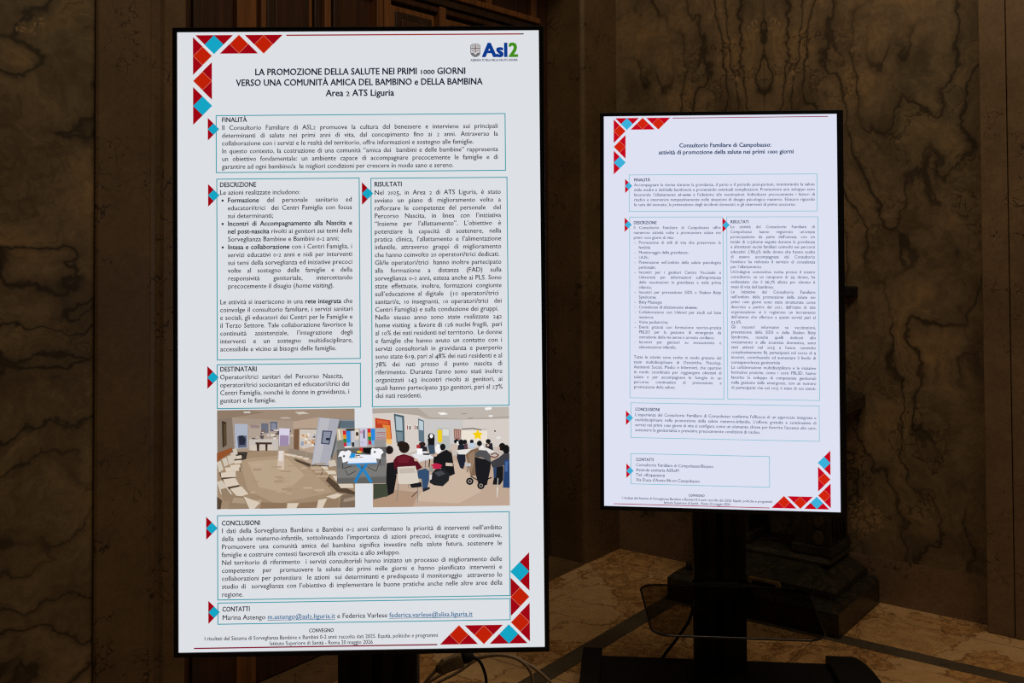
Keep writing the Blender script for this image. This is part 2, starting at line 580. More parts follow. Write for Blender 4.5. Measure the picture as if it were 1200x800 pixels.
def glyph(ch, off):
    key = (ch, off)
    if key in GLYPH:
        return GLYPH[key]

    def ev(body):
        cu = bpy.data.curves.new('glyph', 'FONT')
        cu.body = body
        cu.resolution_u = 2
        ob = bpy.data.objects.new('glyph', cu)
        COL.objects.link(ob)
        dg = bpy.context.evaluated_depsgraph_get()
        dg.update()
        me = bpy.data.meshes.new_from_object(ob.evaluated_get(dg))
        vs = [(v.co.x, v.co.y) for v in me.vertices]
        fs = [tuple(p.vertices) for p in me.polygons]
        bpy.data.objects.remove(ob)
        bpy.data.curves.remove(cu)
        bpy.data.meshes.remove(me)
        return vs, fs
    vs, fs = [], []
    if ch != ' ':
        v0, f0 = ev(ch)                         # weight: the light letter struck again, shifted by off
        shifts = ((-1, -0.45), (1, 0.45)) if off < 0.016 else ((-1, -0.6), (-0.35, 0.6), (0.35, -0.6), (1, 0.6))
        if off >= 0.04:
            shifts += ((0, 0.6), (0, -0.6), (-1, 0.6), (1, -0.6))
        for kx, ky in shifts:
            n0 = len(vs)
            vs += [(x + kx * off, y + ky * off) for x, y in v0]
            fs += [tuple(i + n0 for i in f) for f in f0]
    wide = max(x for x, _ in ev('H' + ch + 'H')[0]) - max(x for x, _ in ev('HH')[0])
    GLYPH[key] = (vs, fs, wide)
    return GLYPH[key]


REG, BOLD = 0.013, 0.026
OLD_SMALL, OLD_LOW = set('012'), set('34579')


def runs(text):
    """**bold** and ~struck~ and _italic_ markup -> list of (char, bold, struck, italic)"""
    out, bo, stt, it, i = [], False, False, False, 0
    while i < len(text):
        if text.startswith('**', i):
            bo = not bo
            i += 2
            continue
        if text[i] == '~':
            stt = not stt
            i += 1
            continue
        if text[i] == '\\':
            it = not it
            i += 1
            continue
        out.append((text[i], bo, stt, it))
        i += 1
    return out


class Sheet:
    """flat coloured shapes lit up on a screen; u,v in millimetres from the screen's top left corner"""
    W, H = 804.0, 1366.3

    def __init__(self):
        self.v, self.f, self.c, self.k = [], [], [], 1.0

    def poly(self, pts, col, lift=None):
        b0 = len(self.v)
        k = self.k if lift is None else lift
        self.v += [((u - self.W / 2) / 1000, -0.00005 * k, (self.H / 2 - v) / 1000) for u, v in pts]
        self.f.append(tuple(range(b0, b0 + len(pts))))
        self.c.append(col)

    def rect(self, u0, v0, u1, v1, col):
        self.poly([(u0, v0), (u0, v1), (u1, v1), (u1, v0)], col)

    def frame(self, u0, v0, u1, v1, w, col):
        h_ = w / 2
        self.rect(u0 - h_, v0 - h_, u1 + h_, v0 + h_, col)
        self.rect(u0 - h_, v1 - h_, u1 + h_, v1 + h_, col)
        self.rect(u0 - h_, v0 + h_, u0 + h_, v1 - h_, col)
        self.rect(u1 - h_, v0 + h_, u1 + h_, v1 - h_, col)

    def width(self, rs, size, off=None, old=True):
        w = 0
        for ch, bo, _, _ in rs:
            a = glyph(ch, (BOLD if bo else REG) if off is None else off)[2]
            if old and ch in OLD_SMALL:
                a *= 0.90
            w += a
        return w * size

    def text(self, text, u, v, size, col, xs=0.9, to=None, fit=None, bold=False, old=True, align='left', off=None, bcol=None):
        """to: justify to this right edge by widening the spaces; fit: squeeze the glyphs to end there"""
        rs = runs(text)
        if bold:
            rs = [(c, True, s, i) for c, _, s, i in rs]
        w = self.width(rs, size, off, old)
        extra = 0.0
        if fit is not None:
            xs = (fit - u) / w
        elif to is not None:
            ns = sum(1 for r in rs if r[0] == ' ')
            extra = (to - u - w * xs) / max(ns, 1)
            if extra < -0.35 * size * 0.28 * xs:
                xs = (to - u) / w
                extra = 0.0
        if align == 'center':
            u = u - w * xs / 2
        x = u
        st0 = None
        for ch, bo, stt, it in rs:
            vs, fs, adv = glyph(ch, (BOLD if bo else REG) if off is None else off)
            ky, dy, kx = 1.0, 0.0, 1.0
            if old and ch in OLD_SMALL:
                ky, kx = 0.68, 0.90
            elif old and ch in OLD_LOW:
                dy = -0.19
            b0 = len(self.v)
            k = self.k
            for gx, gy in vs:
                yy = gy * ky * 1.06 + dy
                xx = gx * kx + (0.18 * gy if it else 0)
                self.v.append(((x + xx * size * xs - self.W / 2) / 1000, -0.00005 * k, (self.H / 2 - (v - yy * size)) / 1000))
            for f in fs:
                self.f.append(tuple(i + b0 for i in f))
                self.c.append(bcol if (bo and bcol) else col)
            nx = x + adv * kx * size * xs + (extra if ch == ' ' else 0)
            if stt:
                self.rect(x, v - 0.31 * size, nx, v - 0.22 * size, col)
            x = nx
        return x, xs

    def build(self, name, parent):
        me = bpy.data.meshes.new(name)
        me.from_pydata(self.v, [], self.f)
        me.materials.append(M['pixels' if name == 'screen' else 'print'])
        a = me.color_attributes.new('pix', 'FLOAT_COLOR', 'CORNER')
        flat = []
        for f, c in zip(self.f, self.c):
            flat += list(lin(c)) * len(f)
        a.data.foreach_set('color', flat)
        me.update()
        o = bpy.data.objects.new(name, me)
        COL.objects.link(o)
        o.parent = parent
        return o


# colours of the poster
DRED, ORED, CYAN, RULE = (158, 6, 20), (190, 32, 8), (22, 164, 196), (150, 30, 48)
EM = 14.3        # body type size in mm
PITCH_MM = 17.3


def ornament(parent, flip, paper, cols):
    dred, ored, cyan = cols
    sh = Sheet()

    def P(cx, cy):
        u, v = (cx - 110) * 0.4486 + 34.6, (cy - 88) * 0.4486 + 6.6
        return (806.2 - u, 1364.6 - v) if flip else (u, v)

    def tri(*p):
        sh.poly([P(*q) for q in p], dred)

    def dia(cx, cy, r, col):
        q = [(cx, cy - r), (cx + r, cy), (cx, cy + r), (cx - r, cy)]
        sh.k = 2.0
        sh.poly([P(*a) for a in q], (226, 150, 130) if col == ored else col)
        sh.k = 3.0
        r2 = r - (2.0 if col == ored else 0)
        q = [(cx, cy - r2), (cx + r2, cy), (cx, cy + r2), (cx - r2, cy)]
        sh.poly([P(*a) for a in q], col)
        sh.k = 1.0
    tri((122, 88), (308, 88), (214, 182)); dia(214, 135, 47, cyan)
    tri((337, 86), (243, 180), (431, 180)); dia(337, 133, 46.5, ored)
    tri((366, 88), (553, 88), (459, 182)); dia(459, 135, 46.5, ored)
    tri((110, 97), (110, 285), (204, 191)); dia(157, 191, 46.5, ored)
    tri((203, 222), (203, 409), (110, 315)); dia(157, 315, 46.5, ored)
    tri((110, 345), (110, 533), (204, 439)); dia(157, 439, 47, cyan)
    return sh.build('corner_ornament', parent)


def marker(parent, u, v, cols):
    dred, _, cyan = cols
    sh = Sheet()
    h_ = 25.2
    sh.k = 4
    sh.poly([(u, v - h_), (u, v + h_), (u + h_, v)], dred)
    sh.k = 5
    sh.poly([(u + 12.4, v - 12.6), (u, v), (u + 12.4, v + 12.6), (u + 24.8, v)], cyan)
    return sh.build('panel_marker', parent)


def panel(parent, rect, bcol, heading, hpos, lines, ink, hink, default_to, default_xs, label):
    """lines: (text, u, v, kind) kind: 'j' justified, 'n' natural, number = fitted right edge"""
    sh = Sheet()
    sh.frame(*rect, 2.1, bcol)
    sh.k = 3
    hu, hv, hr = hpos
    sh.text(heading, hu, hv, EM, hink, fit=hr, bold=True)
    for t, u, v, kind in lines:
        if kind == 'j':
            sh.text(t, u, v, EM, ink, xs=default_xs, to=default_to, bcol=hink)
        elif kind == 'n':
            sh.text(t, u, v, EM, ink, xs=default_xs, bcol=hink)
        else:
            sh.text(t, u, v, EM, ink, fit=kind, bcol=hink)
    o = sh.build('text_panel', parent)
    o['label'] = label
    return o


def block(txt, u, v0, kinds=None, bullets=None, bullet_u=None, pitch=PITCH_MM):
    out = []
    for i, t in enumerate(txt):
        k = 'j' if kinds is None else kinds.get(i, 'j')
        out.append((t, u, v0 + i * pitch, k))
        if bullets and i in bullets:
            out.append((bullets[i], bullet_u, v0 + i * pitch, 'n'))
    return out


class Pic:
    """a photograph shown on the screen, drawn as flat patches in its own pixel grid"""

    def __init__(self, x0, y0, x1, y1, rect, k0):
        self.b, self.r, self.sh, self.k = (x0, y0, x1, y1), rect, Sheet(), k0

    def P(self, x, y):
        x0, y0, x1, y1 = self.b
        u0, v0, u1, v1 = self.r
        x, y = min(max(x, x0), x1), min(max(y, y0), y1)
        return (u0 + (x - x0) / (x1 - x0) * (u1 - u0), v0 + (y - y0) / (y1 - y0) * (v1 - v0))

    def p(self, col, *pts):
        self.k += 0.4
        self.sh.poly([self.P(*q) for q in pts], col, self.k)

    def r_(self, col, x0, y0, x1, y1):
        self.p(col, (x0, y0), (x0, y1), (x1, y1), (x1, y0))

    def e(self, col, cx, cy, rx, ry=None, n=14):
        ry = rx if ry is None else ry
        self.p(col, *[(cx + rx * math.cos(2 * math.pi * i / n), cy - ry * math.sin(2 * math.pi * i / n)) for i in range(n)])

    def ln(self, col, w, *pts):
        for (xa, ya), (xb, yb) in zip(pts, pts[1:]):
            d = math.hypot(xb - xa, yb - ya) or 1
            nx, ny = -(yb - ya) / d * w / 2, (xb - xa) / d * w / 2
            self.p(col, (xa + nx, ya + ny), (xb + nx, yb + ny), (xb - nx, yb - ny), (xa - nx, ya - ny))

    def done(self, parent, label):
        o = self.sh.build('photograph', parent)
        o['label'] = label
        return o


def picture_waiting_room(parent):
    q = Pic(85, 55, 1053, 750, (85.5, 837.5, 388.2, 1054.0), 4)
    q.r_((150, 132, 115), 85, 55, 1053, 750)
    q.p((158, 136, 118), (85, 55), (85, 118), (190, 108), (330, 122), (640, 138), (800, 112), (1053, 128), (1053, 55))
    q.p((143, 122, 103), (85, 55), (85, 118), (190, 108), (420, 75), (300, 55))
    q.p((206, 200, 195), (270, 66), (320, 66), (318, 78), (275, 78))
    q.p((205, 195, 182), (630, 74), (690, 72), (735, 86), (660, 92))
    q.p((185, 172, 158), (520, 110), (580, 108), (612, 120), (545, 122))
    q.p((134, 118, 104), (85, 118), (190, 108), (208, 345), (85, 415))
    q.p((60, 48, 38), (118, 130), (150, 140), (152, 300), (122, 320))
    q.p((88, 72, 50), (130, 150), (148, 152), (150, 295), (134, 305))
    q.p((165, 148, 132), (190, 108), (640, 138), (622, 350), (205, 345))
    q.p((172, 180, 196), (208, 152), (300, 155), (300, 320), (212, 330))
    q.p((92, 98, 118), (226, 240), (292, 236), (292, 318), (232, 322))
    q.p((40, 44, 60), (236, 236), (268, 234), (286, 262), (280, 300), (240, 302))
    q.p((176, 160, 146), (306, 165), (520, 150), (515, 345), (306, 340))
    q.p((150, 128, 128), (318, 160), (385, 165), (383, 185), (320, 182))
    q.p((108, 110, 124), (394, 150), (446, 152), (446, 220), (394, 218))
    q.p((96, 100, 122), (458, 140), (510, 142), (508, 210), (458, 208))
    q.p((132, 136, 152), (466, 150), (500, 152), (500, 200), (466, 198))
    rnd = random.Random(3)
    for i in range(26):
        x, y = rnd.uniform(318, 600), rnd.uniform(192, 275)
        q.r_(rnd.choice([(205, 198, 190), (222, 214, 206), (90, 80, 82), (120, 96, 84), (200, 180, 170)]), x, y, x + rnd.uniform(12, 30), y + rnd.uniform(8, 22))
    q.p((198, 190, 182), (310, 262), (515, 262), (512, 342), (310, 338))
    q.p((70, 50, 38), (355, 284), (470, 286), (470, 300), (355, 298))
    q.p((60, 44, 34), (362, 298), (382, 298), (380, 348), (366, 348))
    q.p((60, 44, 34), (424, 298), (440, 298), (438, 346), (426, 346))
    q.p((212, 196, 182), (322, 305), (360, 308), (362, 342), (322, 340))
    q.p((205, 190, 176), (385, 305), (424, 306), (424, 340), (385, 340))
    q.p((205, 190, 176), (440, 305), (478, 306), (478, 342), (442, 340))
    q.ln((80, 70, 60), 5, (305, 346), (512, 352))
    q.p((214, 208, 228), (522, 186), (596, 190), (594, 300), (520, 312))
    q.p((158, 138, 170), (528, 235), (590, 240), (588, 310), (524, 312))
    q.p((182, 160, 140), (622, 140), (800, 112), (748, 452), (700, 420), (618, 350))
    q.p((120, 90, 66), (625, 195), (664, 192), (660, 350), (622, 344))
    q.p((206, 196, 186), (665, 195), (790, 198), (782, 312), (690, 335), (664, 318))
    for i in range(22):
        x, y = rnd.uniform(672, 770), rnd.uniform(202, 300)
        q.r_(rnd.choice([(236, 230, 220), (90, 84, 90), (196, 140, 84), (214, 170, 110), (150, 160, 180), (222, 200, 170)]), x, y, x + rnd.uniform(8, 20), y + rnd.uniform(10, 26))
    q.ln((96, 78, 64), 5, (665, 192), (792, 196), (782, 314))
    q.p((172, 172, 182), (800, 112), (945, 128), (872, 455), (748, 452))
    q.p((186, 186, 192), (812, 118), (880, 122), (800, 452), (752, 450))
    q.p((78, 84, 108), (826, 205), (896, 210), (876, 306), (815, 300))
    q.p((138, 144, 160), (836, 214), (886, 218), (868, 296), (825, 292))
    q.p((40, 40, 56), (852, 258), (880, 260), (874, 276), (850, 274))
    q.p((48, 42, 40), (748, 446), (870, 454), (868, 462), (745, 458))
    q.p((140, 140, 142), (945, 128), (1053, 132), (1053, 300), (935, 330), (884, 410))
    q.p((92, 108, 120), (962, 140), (1053, 142), (1053, 190), (944, 190))
    q.ln((86, 90, 92), 12, (955, 138), (888, 402))
    q.p((160, 136, 110), (85, 420), (208, 345), (520, 345), (620, 352), (745, 455), (870, 458), (1053, 540), (1053, 750), (85, 750))
    q.p((172, 149, 122), (240, 400), (600, 372), (760, 500), (900, 640), (500, 720), (300, 620))
    q.p((184, 162, 136), (300, 420), (580, 400), (700, 520), (560, 640), (380, 600))
    q.p((208, 188, 170), (515, 345), (560, 345), (556, 480), (508, 470))
    q.p((226, 214, 208), (522, 345), (550, 345), (546, 420), (516, 416))
    for i in range(30):
        x, y = rnd.uniform(300, 800), rnd.uniform(420, 690)
        q.r_(rnd.choice([(176, 153, 126), (184, 162, 136), (166, 142, 115), (188, 166, 141)]), x, y, x + rnd.uniform(30, 90), y + rnd.uniform(8, 18))
    q.p((146, 82, 44), (85, 355), (190, 318), (192, 348), (85, 418))
    q.p((60, 52, 46), (205, 350), (300, 350), (290, 400), (210, 420))
    for a in ((570, 348), (612, 356), (655, 366), (700, 378)):
        q.p((150, 134, 118), (a[0] + 20, a[1] - 20), (a[0] + 62, a[1] - 14), (a[0] + 56, a[1] + 34), (a[0] + 14, a[1] + 22))
        q.p((214, 200, 180), (a[0] - 6, a[1] + 14), (a[0] + 36, a[1] + 20), (a[0] + 22, a[1] + 36), (a[0] - 18, a[1] + 24))
    q.p((84, 68, 56), (620, 398), (745, 440), (735, 462), (640, 420))
    lite, seat, back, dk = (206, 194, 178), (216, 202, 182), (150, 128, 104), (84, 68, 54)
    for a in ((205, 352, .55), (190, 385, .7), (165, 415, .85)):
        x, y, s_ = a
        q.p(lite, (x - 10, y - 40 * s_), (x + 30 * s_, y - 55 * s_), (x + 48 * s_, y + 10), (x + 6, y + 22))
        q.p(seat, (x + 10, y + 26), (x + 95 * s_, y + 20), (x + 100 * s_, y + 42), (x + 20, y + 48))
        q.ln(dk, 4, (x + 96 * s_, y + 42), (x + 96 * s_, y + 75))
    q.p(lite, (85, 420), (112, 410), (132, 470), (100, 492))
    q.p(lite, (120, 398), (150, 386), (168, 436), (138, 452))
    q.p(seat, (140, 458), (238, 452), (242, 480), (150, 490))
    q.p(dk, (100, 490), (218, 526), (215, 548), (120, 548))
    q.p(seat, (112, 494), (216, 484), (218, 524), (116, 528))
    q.p(seat, (128, 540), (214, 530), (242, 580), (150, 596))
    q.p(dk, (150, 596), (242, 580), (240, 596), (160, 616))
    q.p(seat, (176, 606), (258, 590), (306, 645), (232, 668))
    q.p(lite, (85, 560), (118, 545), (190, 640), (160, 680), (110, 640))
    q.p(back, (110, 610), (150, 600), (190, 660), (176, 700), (130, 690))
    q.p(dk, (85, 660), (120, 690), (110, 750), (85, 750))
    q.p(back, (180, 652), (282, 662), (312, 750), (165, 750))
    q.p((172, 150, 124), (200, 668), (270, 674), (290, 712), (190, 706))
    q.p(seat, (272, 662), (388, 708), (346, 750), (312, 750))
    q.p((142, 116, 90), (396, 704), (572, 712), (572, 750), (386, 750))
    q.p(seat, (580, 714), (658, 714), (640, 750), (575, 750))
    q.p((142, 116, 90), (668, 712), (800, 704), (782, 750), (642, 750))
    q.p(seat, (796, 694), (858, 684), (826, 750), (784, 750))
    q.p(seat, (850, 670), (930, 648), (968, 660), (908, 690))
    q.p((148, 124, 100), (858, 690), (942, 684), (936, 750), (832, 750))
    q.p((126, 106, 88), (955, 665), (1053, 638), (1053, 750), (942, 750))
    q.p((160, 140, 122), (975, 690), (1053, 672), (1053, 700), (972, 712))
    q.p(dk, (870, 530), (935, 585), (1053, 640), (1053, 660), (930, 640), (850, 560))
    for a, c in (((815, 456), (868, 482)), ((845, 486), (925, 514)), ((895, 522), (935, 560)), ((930, 576), (1046, 612))):
        q.p(seat, a, (c[0] - 8, a[1] + 4), c, (a[0] + 24, c[1]))
    q.p(lite, (868, 420), (915, 412), (925, 455), (875, 462))
    q.ln(dk, 5, (830, 488), (815, 520)); q.ln(dk, 5, (880, 518), (850, 560)); q.ln(dk, 5, (905, 560), (870, 600))
    return q.done(parent, 'photo of an empty waiting room with a ring of pale chairs')


def picture_meeting(parent):
    q = Pic(100, 45, 1060, 740, (427.5, 837.5, 729.9, 1055.0), 4)
    q.r_((196, 186, 178), 100, 45, 1060, 740)
    q.p((176, 166, 156), (100, 45), (100, 82), (250, 78), (420, 98), (500, 125), (735, 132), (1060, 128), (1060, 45))
    q.p((190, 181, 172), (420, 45), (500, 110), (735, 128), (1060, 110), (1060, 45))
    q.p((214, 206, 198), (100, 82), (250, 78), (420, 98), (470, 128), (470, 330), (100, 430))
    q.p((202, 200, 198), (465, 126), (735, 132), (700, 300), (470, 310))
    q.p((212, 204, 197), (735, 132), (1060, 128), (1060, 330), (720, 320))
    q.p((242, 240, 236), (556, 82), (600, 78), (632, 92), (585, 98))
    q.p((244, 242, 238), (888, 50), (935, 46), (938, 62), (895, 68))
    q.p((236, 234, 230), (914, 104), (944, 102), (946, 114), (920, 116))
    q.ln((140, 132, 124), 4, (722, 92), (765, 88)); q.ln((140, 132, 124), 4, (768, 124), (810, 118))
    q.p((192, 66, 38), (118, 112), (226, 130), (236, 262), (196, 256), (190, 205), (120, 185))
    q.p((226, 138, 60), (170, 160), (222, 166), (232, 290), (198, 288))
    q.p((214, 96, 50), (130, 125), (210, 138), (214, 160), (134, 150))
    q.p((238, 190, 110), (196, 262), (234, 266), (236, 300), (200, 296))
    q.p((74, 94, 106), (250, 84), (322, 100), (326, 290), (268, 290))
    q.p((172, 188, 196), (262, 100), (308, 112), (312, 205), (268, 200))
    q.p((118, 138, 148), (266, 212), (312, 216), (312, 280), (276, 282))
    q.p((96, 118, 132), (420, 118), (462, 136), (464, 290), (424, 280))
    q.p((190, 204, 212), (426, 132), (456, 142), (456, 205), (428, 200))
    for x in (340, 392):
        q.p((228, 222, 216), (x, 164), (x + 30, 166), (x + 30, 202), (x, 200))
        q.p((150, 48, 40), (x + 3, 168), (x + 9, 168), (x + 9, 198), (x + 3, 197))
        q.p((60, 50, 46), (x + 18, 172), (x + 27, 172), (x + 27, 198), (x + 18, 197))
    q.p((182, 186, 182), (552, 188), (642, 190), (640, 345), (560, 340))
    q.p((216, 218, 214), (592, 196), (636, 198), (634, 245), (592, 242))
    q.p((238, 204, 32), (556, 200), (588, 204), (588, 290), (558, 288))
    q.p((150, 96, 84), (670, 196), (720, 200), (716, 272), (672, 268))
    for i in range(4):
        q.ln((210, 186, 176), 3, (680 + 10 * i, 204), (678 + 10 * i, 262))
    q.ln((92, 82, 78), 7, (728, 198), (806, 194), (864, 206))
    q.ln((168, 158, 150), 3, (860, 200), (905, 198))
    q.p((236, 226, 212), (725, 208), (905, 212), (905, 300), (725, 290))
    st = [(838 + (40 if i % 2 == 0 else 20) * math.sin(math.pi * i / 5), 240 - (40 if i % 2 == 0 else 20) * math.cos(math.pi * i / 5)) for i in range(10)]
    q.p((244, 206, 20), *st)
    q.e((70, 64, 60), 960, 215, 6); q.e((226, 224, 220), 985, 262, 16, 10)
    q.p((190, 166, 146), (100, 560), (230, 420), (420, 400), (660, 340), (760, 330), (1060, 430), (1060, 740), (100, 740))
    q.p((202, 180, 160), (520, 520), (680, 420), (780, 520), (860, 640), (700, 720), (400, 700))
    q.p((176, 146, 122), (100, 640), (260, 620), (420, 640), (380, 740), (100, 740))
    blk, nav, white = (26, 25, 28), (32, 35, 48), (240, 238, 238)
    # far group on the right
    q.p((200, 190, 182), (655, 330), (700, 320), (700, 380), (660, 385))
    q.e(blk, 690, 284, 20, 16); q.p((206, 186, 170), (664, 300), (704, 300), (700, 345), (660, 345)); q.e(white, 700, 296, 12, 14)
    q.e(blk, 722, 292, 20, 22); q.p(nav, (700, 310), (748, 308), (752, 420), (735, 480), (712, 470), (690, 400))
    q.e(blk, 748, 288, 16, 16); q.p((92, 60, 70), (740, 302), (766, 300), (768, 340), (744, 345))
    q.e(nav, 796, 286, 14); q.p((190, 206, 226), (778, 298), (818, 296), (816, 330), (780, 330))
    q.e(white, 868, 332, 14, 18); q.e(blk, 912, 286, 18, 16)
    q.p((36, 36, 42), (894, 304), (940, 298), (946, 350), (892, 352)); q.e((206, 170, 150), 910, 314, 9)
    q.p((228, 224, 220), (690, 345), (900, 330), (960, 360), (860, 380), (700, 375))
    q.e(blk, 850, 300, 18, 20)
    q.p((128, 102, 80), (752, 378), (790, 345), (842, 330), (850, 360), (836, 520), (788, 532), (772, 455))
    q.p((150, 124, 100), (770, 380), (815, 350), (815, 420), (790, 510), (778, 450))
    # standing speaker
    q.p((140, 150, 156), (478, 300), (520, 310), (540, 380), (500, 370))
    q.e(blk, 512, 246, 24, 22); q.p(blk, (486, 262), (536, 256), (534, 312), (490, 306)); q.e(white, 513, 244, 12, 15)
    q.p((60, 78, 96), (488, 306), (534, 308), (538, 368), (500, 372))
    q.e((50, 36, 34), 448, 302, 24, 18); q.p((176, 52, 56), (408, 306), (432, 300), (436, 345), (410, 350))
    q.p((40, 36, 44), (430, 314), (480, 318), (486, 350), (440, 350))
    # table and papers
    q.p((226, 226, 230), (372, 372), (470, 352), (530, 396), (420, 418))
    q.p((206, 206, 212), (420, 418), (530, 396), (530, 404), (422, 428))
    q.p((60, 62, 70), (452, 364), (500, 366), (498, 378), (454, 376)); q.p((250, 250, 252), (410, 330), (450, 332), (448, 372), (412, 370))
    q.ln((110, 110, 116), 6, (470, 415), (470, 465)); q.ln(blk, 8, (500, 405), (494, 470))
    # seated woman in black
    q.e(white, 560, 335, 22, 34); q.e(blk, 592, 322, 20, 24)
    q.p(blk, (528, 392), (585, 356), (618, 340), (655, 365), (676, 512), (640, 528), (590, 480), (524, 432))
    q.e((206, 170, 150), 540, 380, 12, 8)
    q.p((208, 190, 172), (612, 432), (660, 436), (662, 458), (612, 455))
    q.p((190, 36, 72), (508, 446), (545, 434), (588, 448), (572, 476), (520, 474))
    q.p((150, 148, 140), (490, 462), (520, 452), (526, 500), (496, 494))
    q.p((34, 36, 40), (504, 520), (540, 476), (600, 474), (640, 510), (632, 560), (590, 598), (530, 590), (498, 572))
    q.p((70, 72, 78), (530, 500), (580, 488), (610, 510), (560, 530))
    q.p((220, 216, 214), (498, 520), (516, 512), (512, 548), (500, 552))
    # man in a dark red pullover on a pale chair
    q.e((36, 28, 26), 218, 338, 28, 30); q.p((214, 196, 186), (200, 372), (250, 360), (258, 420), (204, 432))
    q.p(blk, (198, 430), (250, 422), (268, 520), (246, 640), (190, 668)); q.p((66, 72, 58), (104, 575), (198, 575), (208, 660), (104, 684))
    q.e((44, 32, 28), 302, 300, 30, 24); q.e((38, 28, 24), 322, 322, 38, 40)
    q.p((88, 20, 32), (246, 412), (270, 382), (318, 368), (372, 384), (408, 412), (448, 464), (414, 482), (300, 470), (252, 478))
    q.p((110, 30, 42), (270, 392), (320, 376), (366, 392), (350, 430), (280, 430))
    q.e((206, 172, 152), 404, 410, 14, 10); q.p((34, 26, 30), (252, 470), (280, 466), (284, 510), (262, 505))
    q.p((52, 78, 112), (414, 484), (470, 470), (496, 490), (494, 560), (480, 612), (450, 622), (442, 545), (416, 540))
    q.p((40, 42, 50), (448, 612), (498, 600), (500, 616), (452, 636))
    q.p((216, 206, 194), (274, 458), (400, 452), (424, 560), (414, 580), (284, 578), (276, 560))
    q.p((196, 184, 172), (284, 470), (392, 464), (400, 500), (286, 504))
    q.ln((140, 132, 126), 6, (280, 578), (266, 700)); q.ln((140, 132, 126), 6, (416, 576), (412, 706)); q.ln((120, 112, 106), 4, (350, 578), (352, 610))
    q.p((30, 30, 34), (360, 580), (440, 566), (444, 600), (370, 606)); q.ln((110, 84, 70), 8, (372, 670), (412, 630))
    # pram
    q.ln((60, 60, 64), 5, (770, 440), (764, 500)); q.p((190, 190, 192), (745, 432), (790, 440), (786, 462), (748, 456))
    q.p((28, 28, 32), (815, 395), (930, 420), (926, 480), (900, 592), (846, 604), (822, 520))
    q.p((82, 82, 86), (818, 372), (850, 346), (900, 350), (930, 390), (924, 432), (870, 400), (822, 392))
    q.ln((40, 40, 44), 7, (785, 530), (840, 560)); q.ln((24, 24, 28), 8, (880, 560), (935, 540))
    for cx, cy, r in ((780, 565, 26), (858, 596, 26)):
        q.e((22, 22, 24), cx, cy, r); q.e((150, 140, 132), cx, cy, r * .55); q.e((30, 30, 32), cx, cy, r * .3)
    # people at the right edge
    q.ln((110, 60, 54), 8, (930, 380), (960, 368), (985, 385), (960, 400), (930, 392))
    q.e((30, 25, 24), 1010, 325, 24, 28); q.e((24, 22, 22), 1038, 345, 24, 34); q.e((200, 165, 148), 986, 335, 8, 12)
    q.p((62, 62, 68), (925, 432), (985, 400), (1020, 372), (1060, 372), (1060, 440), (985, 470), (940, 470))
    q.p((40, 66, 112), (1024, 420), (1060, 410), (1060, 615), (1012, 612)); q.p((70, 104, 160), (1030, 430), (1050, 428), (1044, 500), (1028, 500))
    q.p(blk, (962, 470), (1018, 460), (1014, 560), (992, 592), (940, 590)); q.p((46, 70, 104), (945, 470), (970, 468), (965, 540), (948, 545))
    q.ln((196, 192, 188), 6, (978, 545), (974, 615)); q.p((214, 206, 200), (968, 612), (980, 612), (974, 680), (968, 680))
    return q.done(parent, 'photo of a group meeting around white tables with a pram')


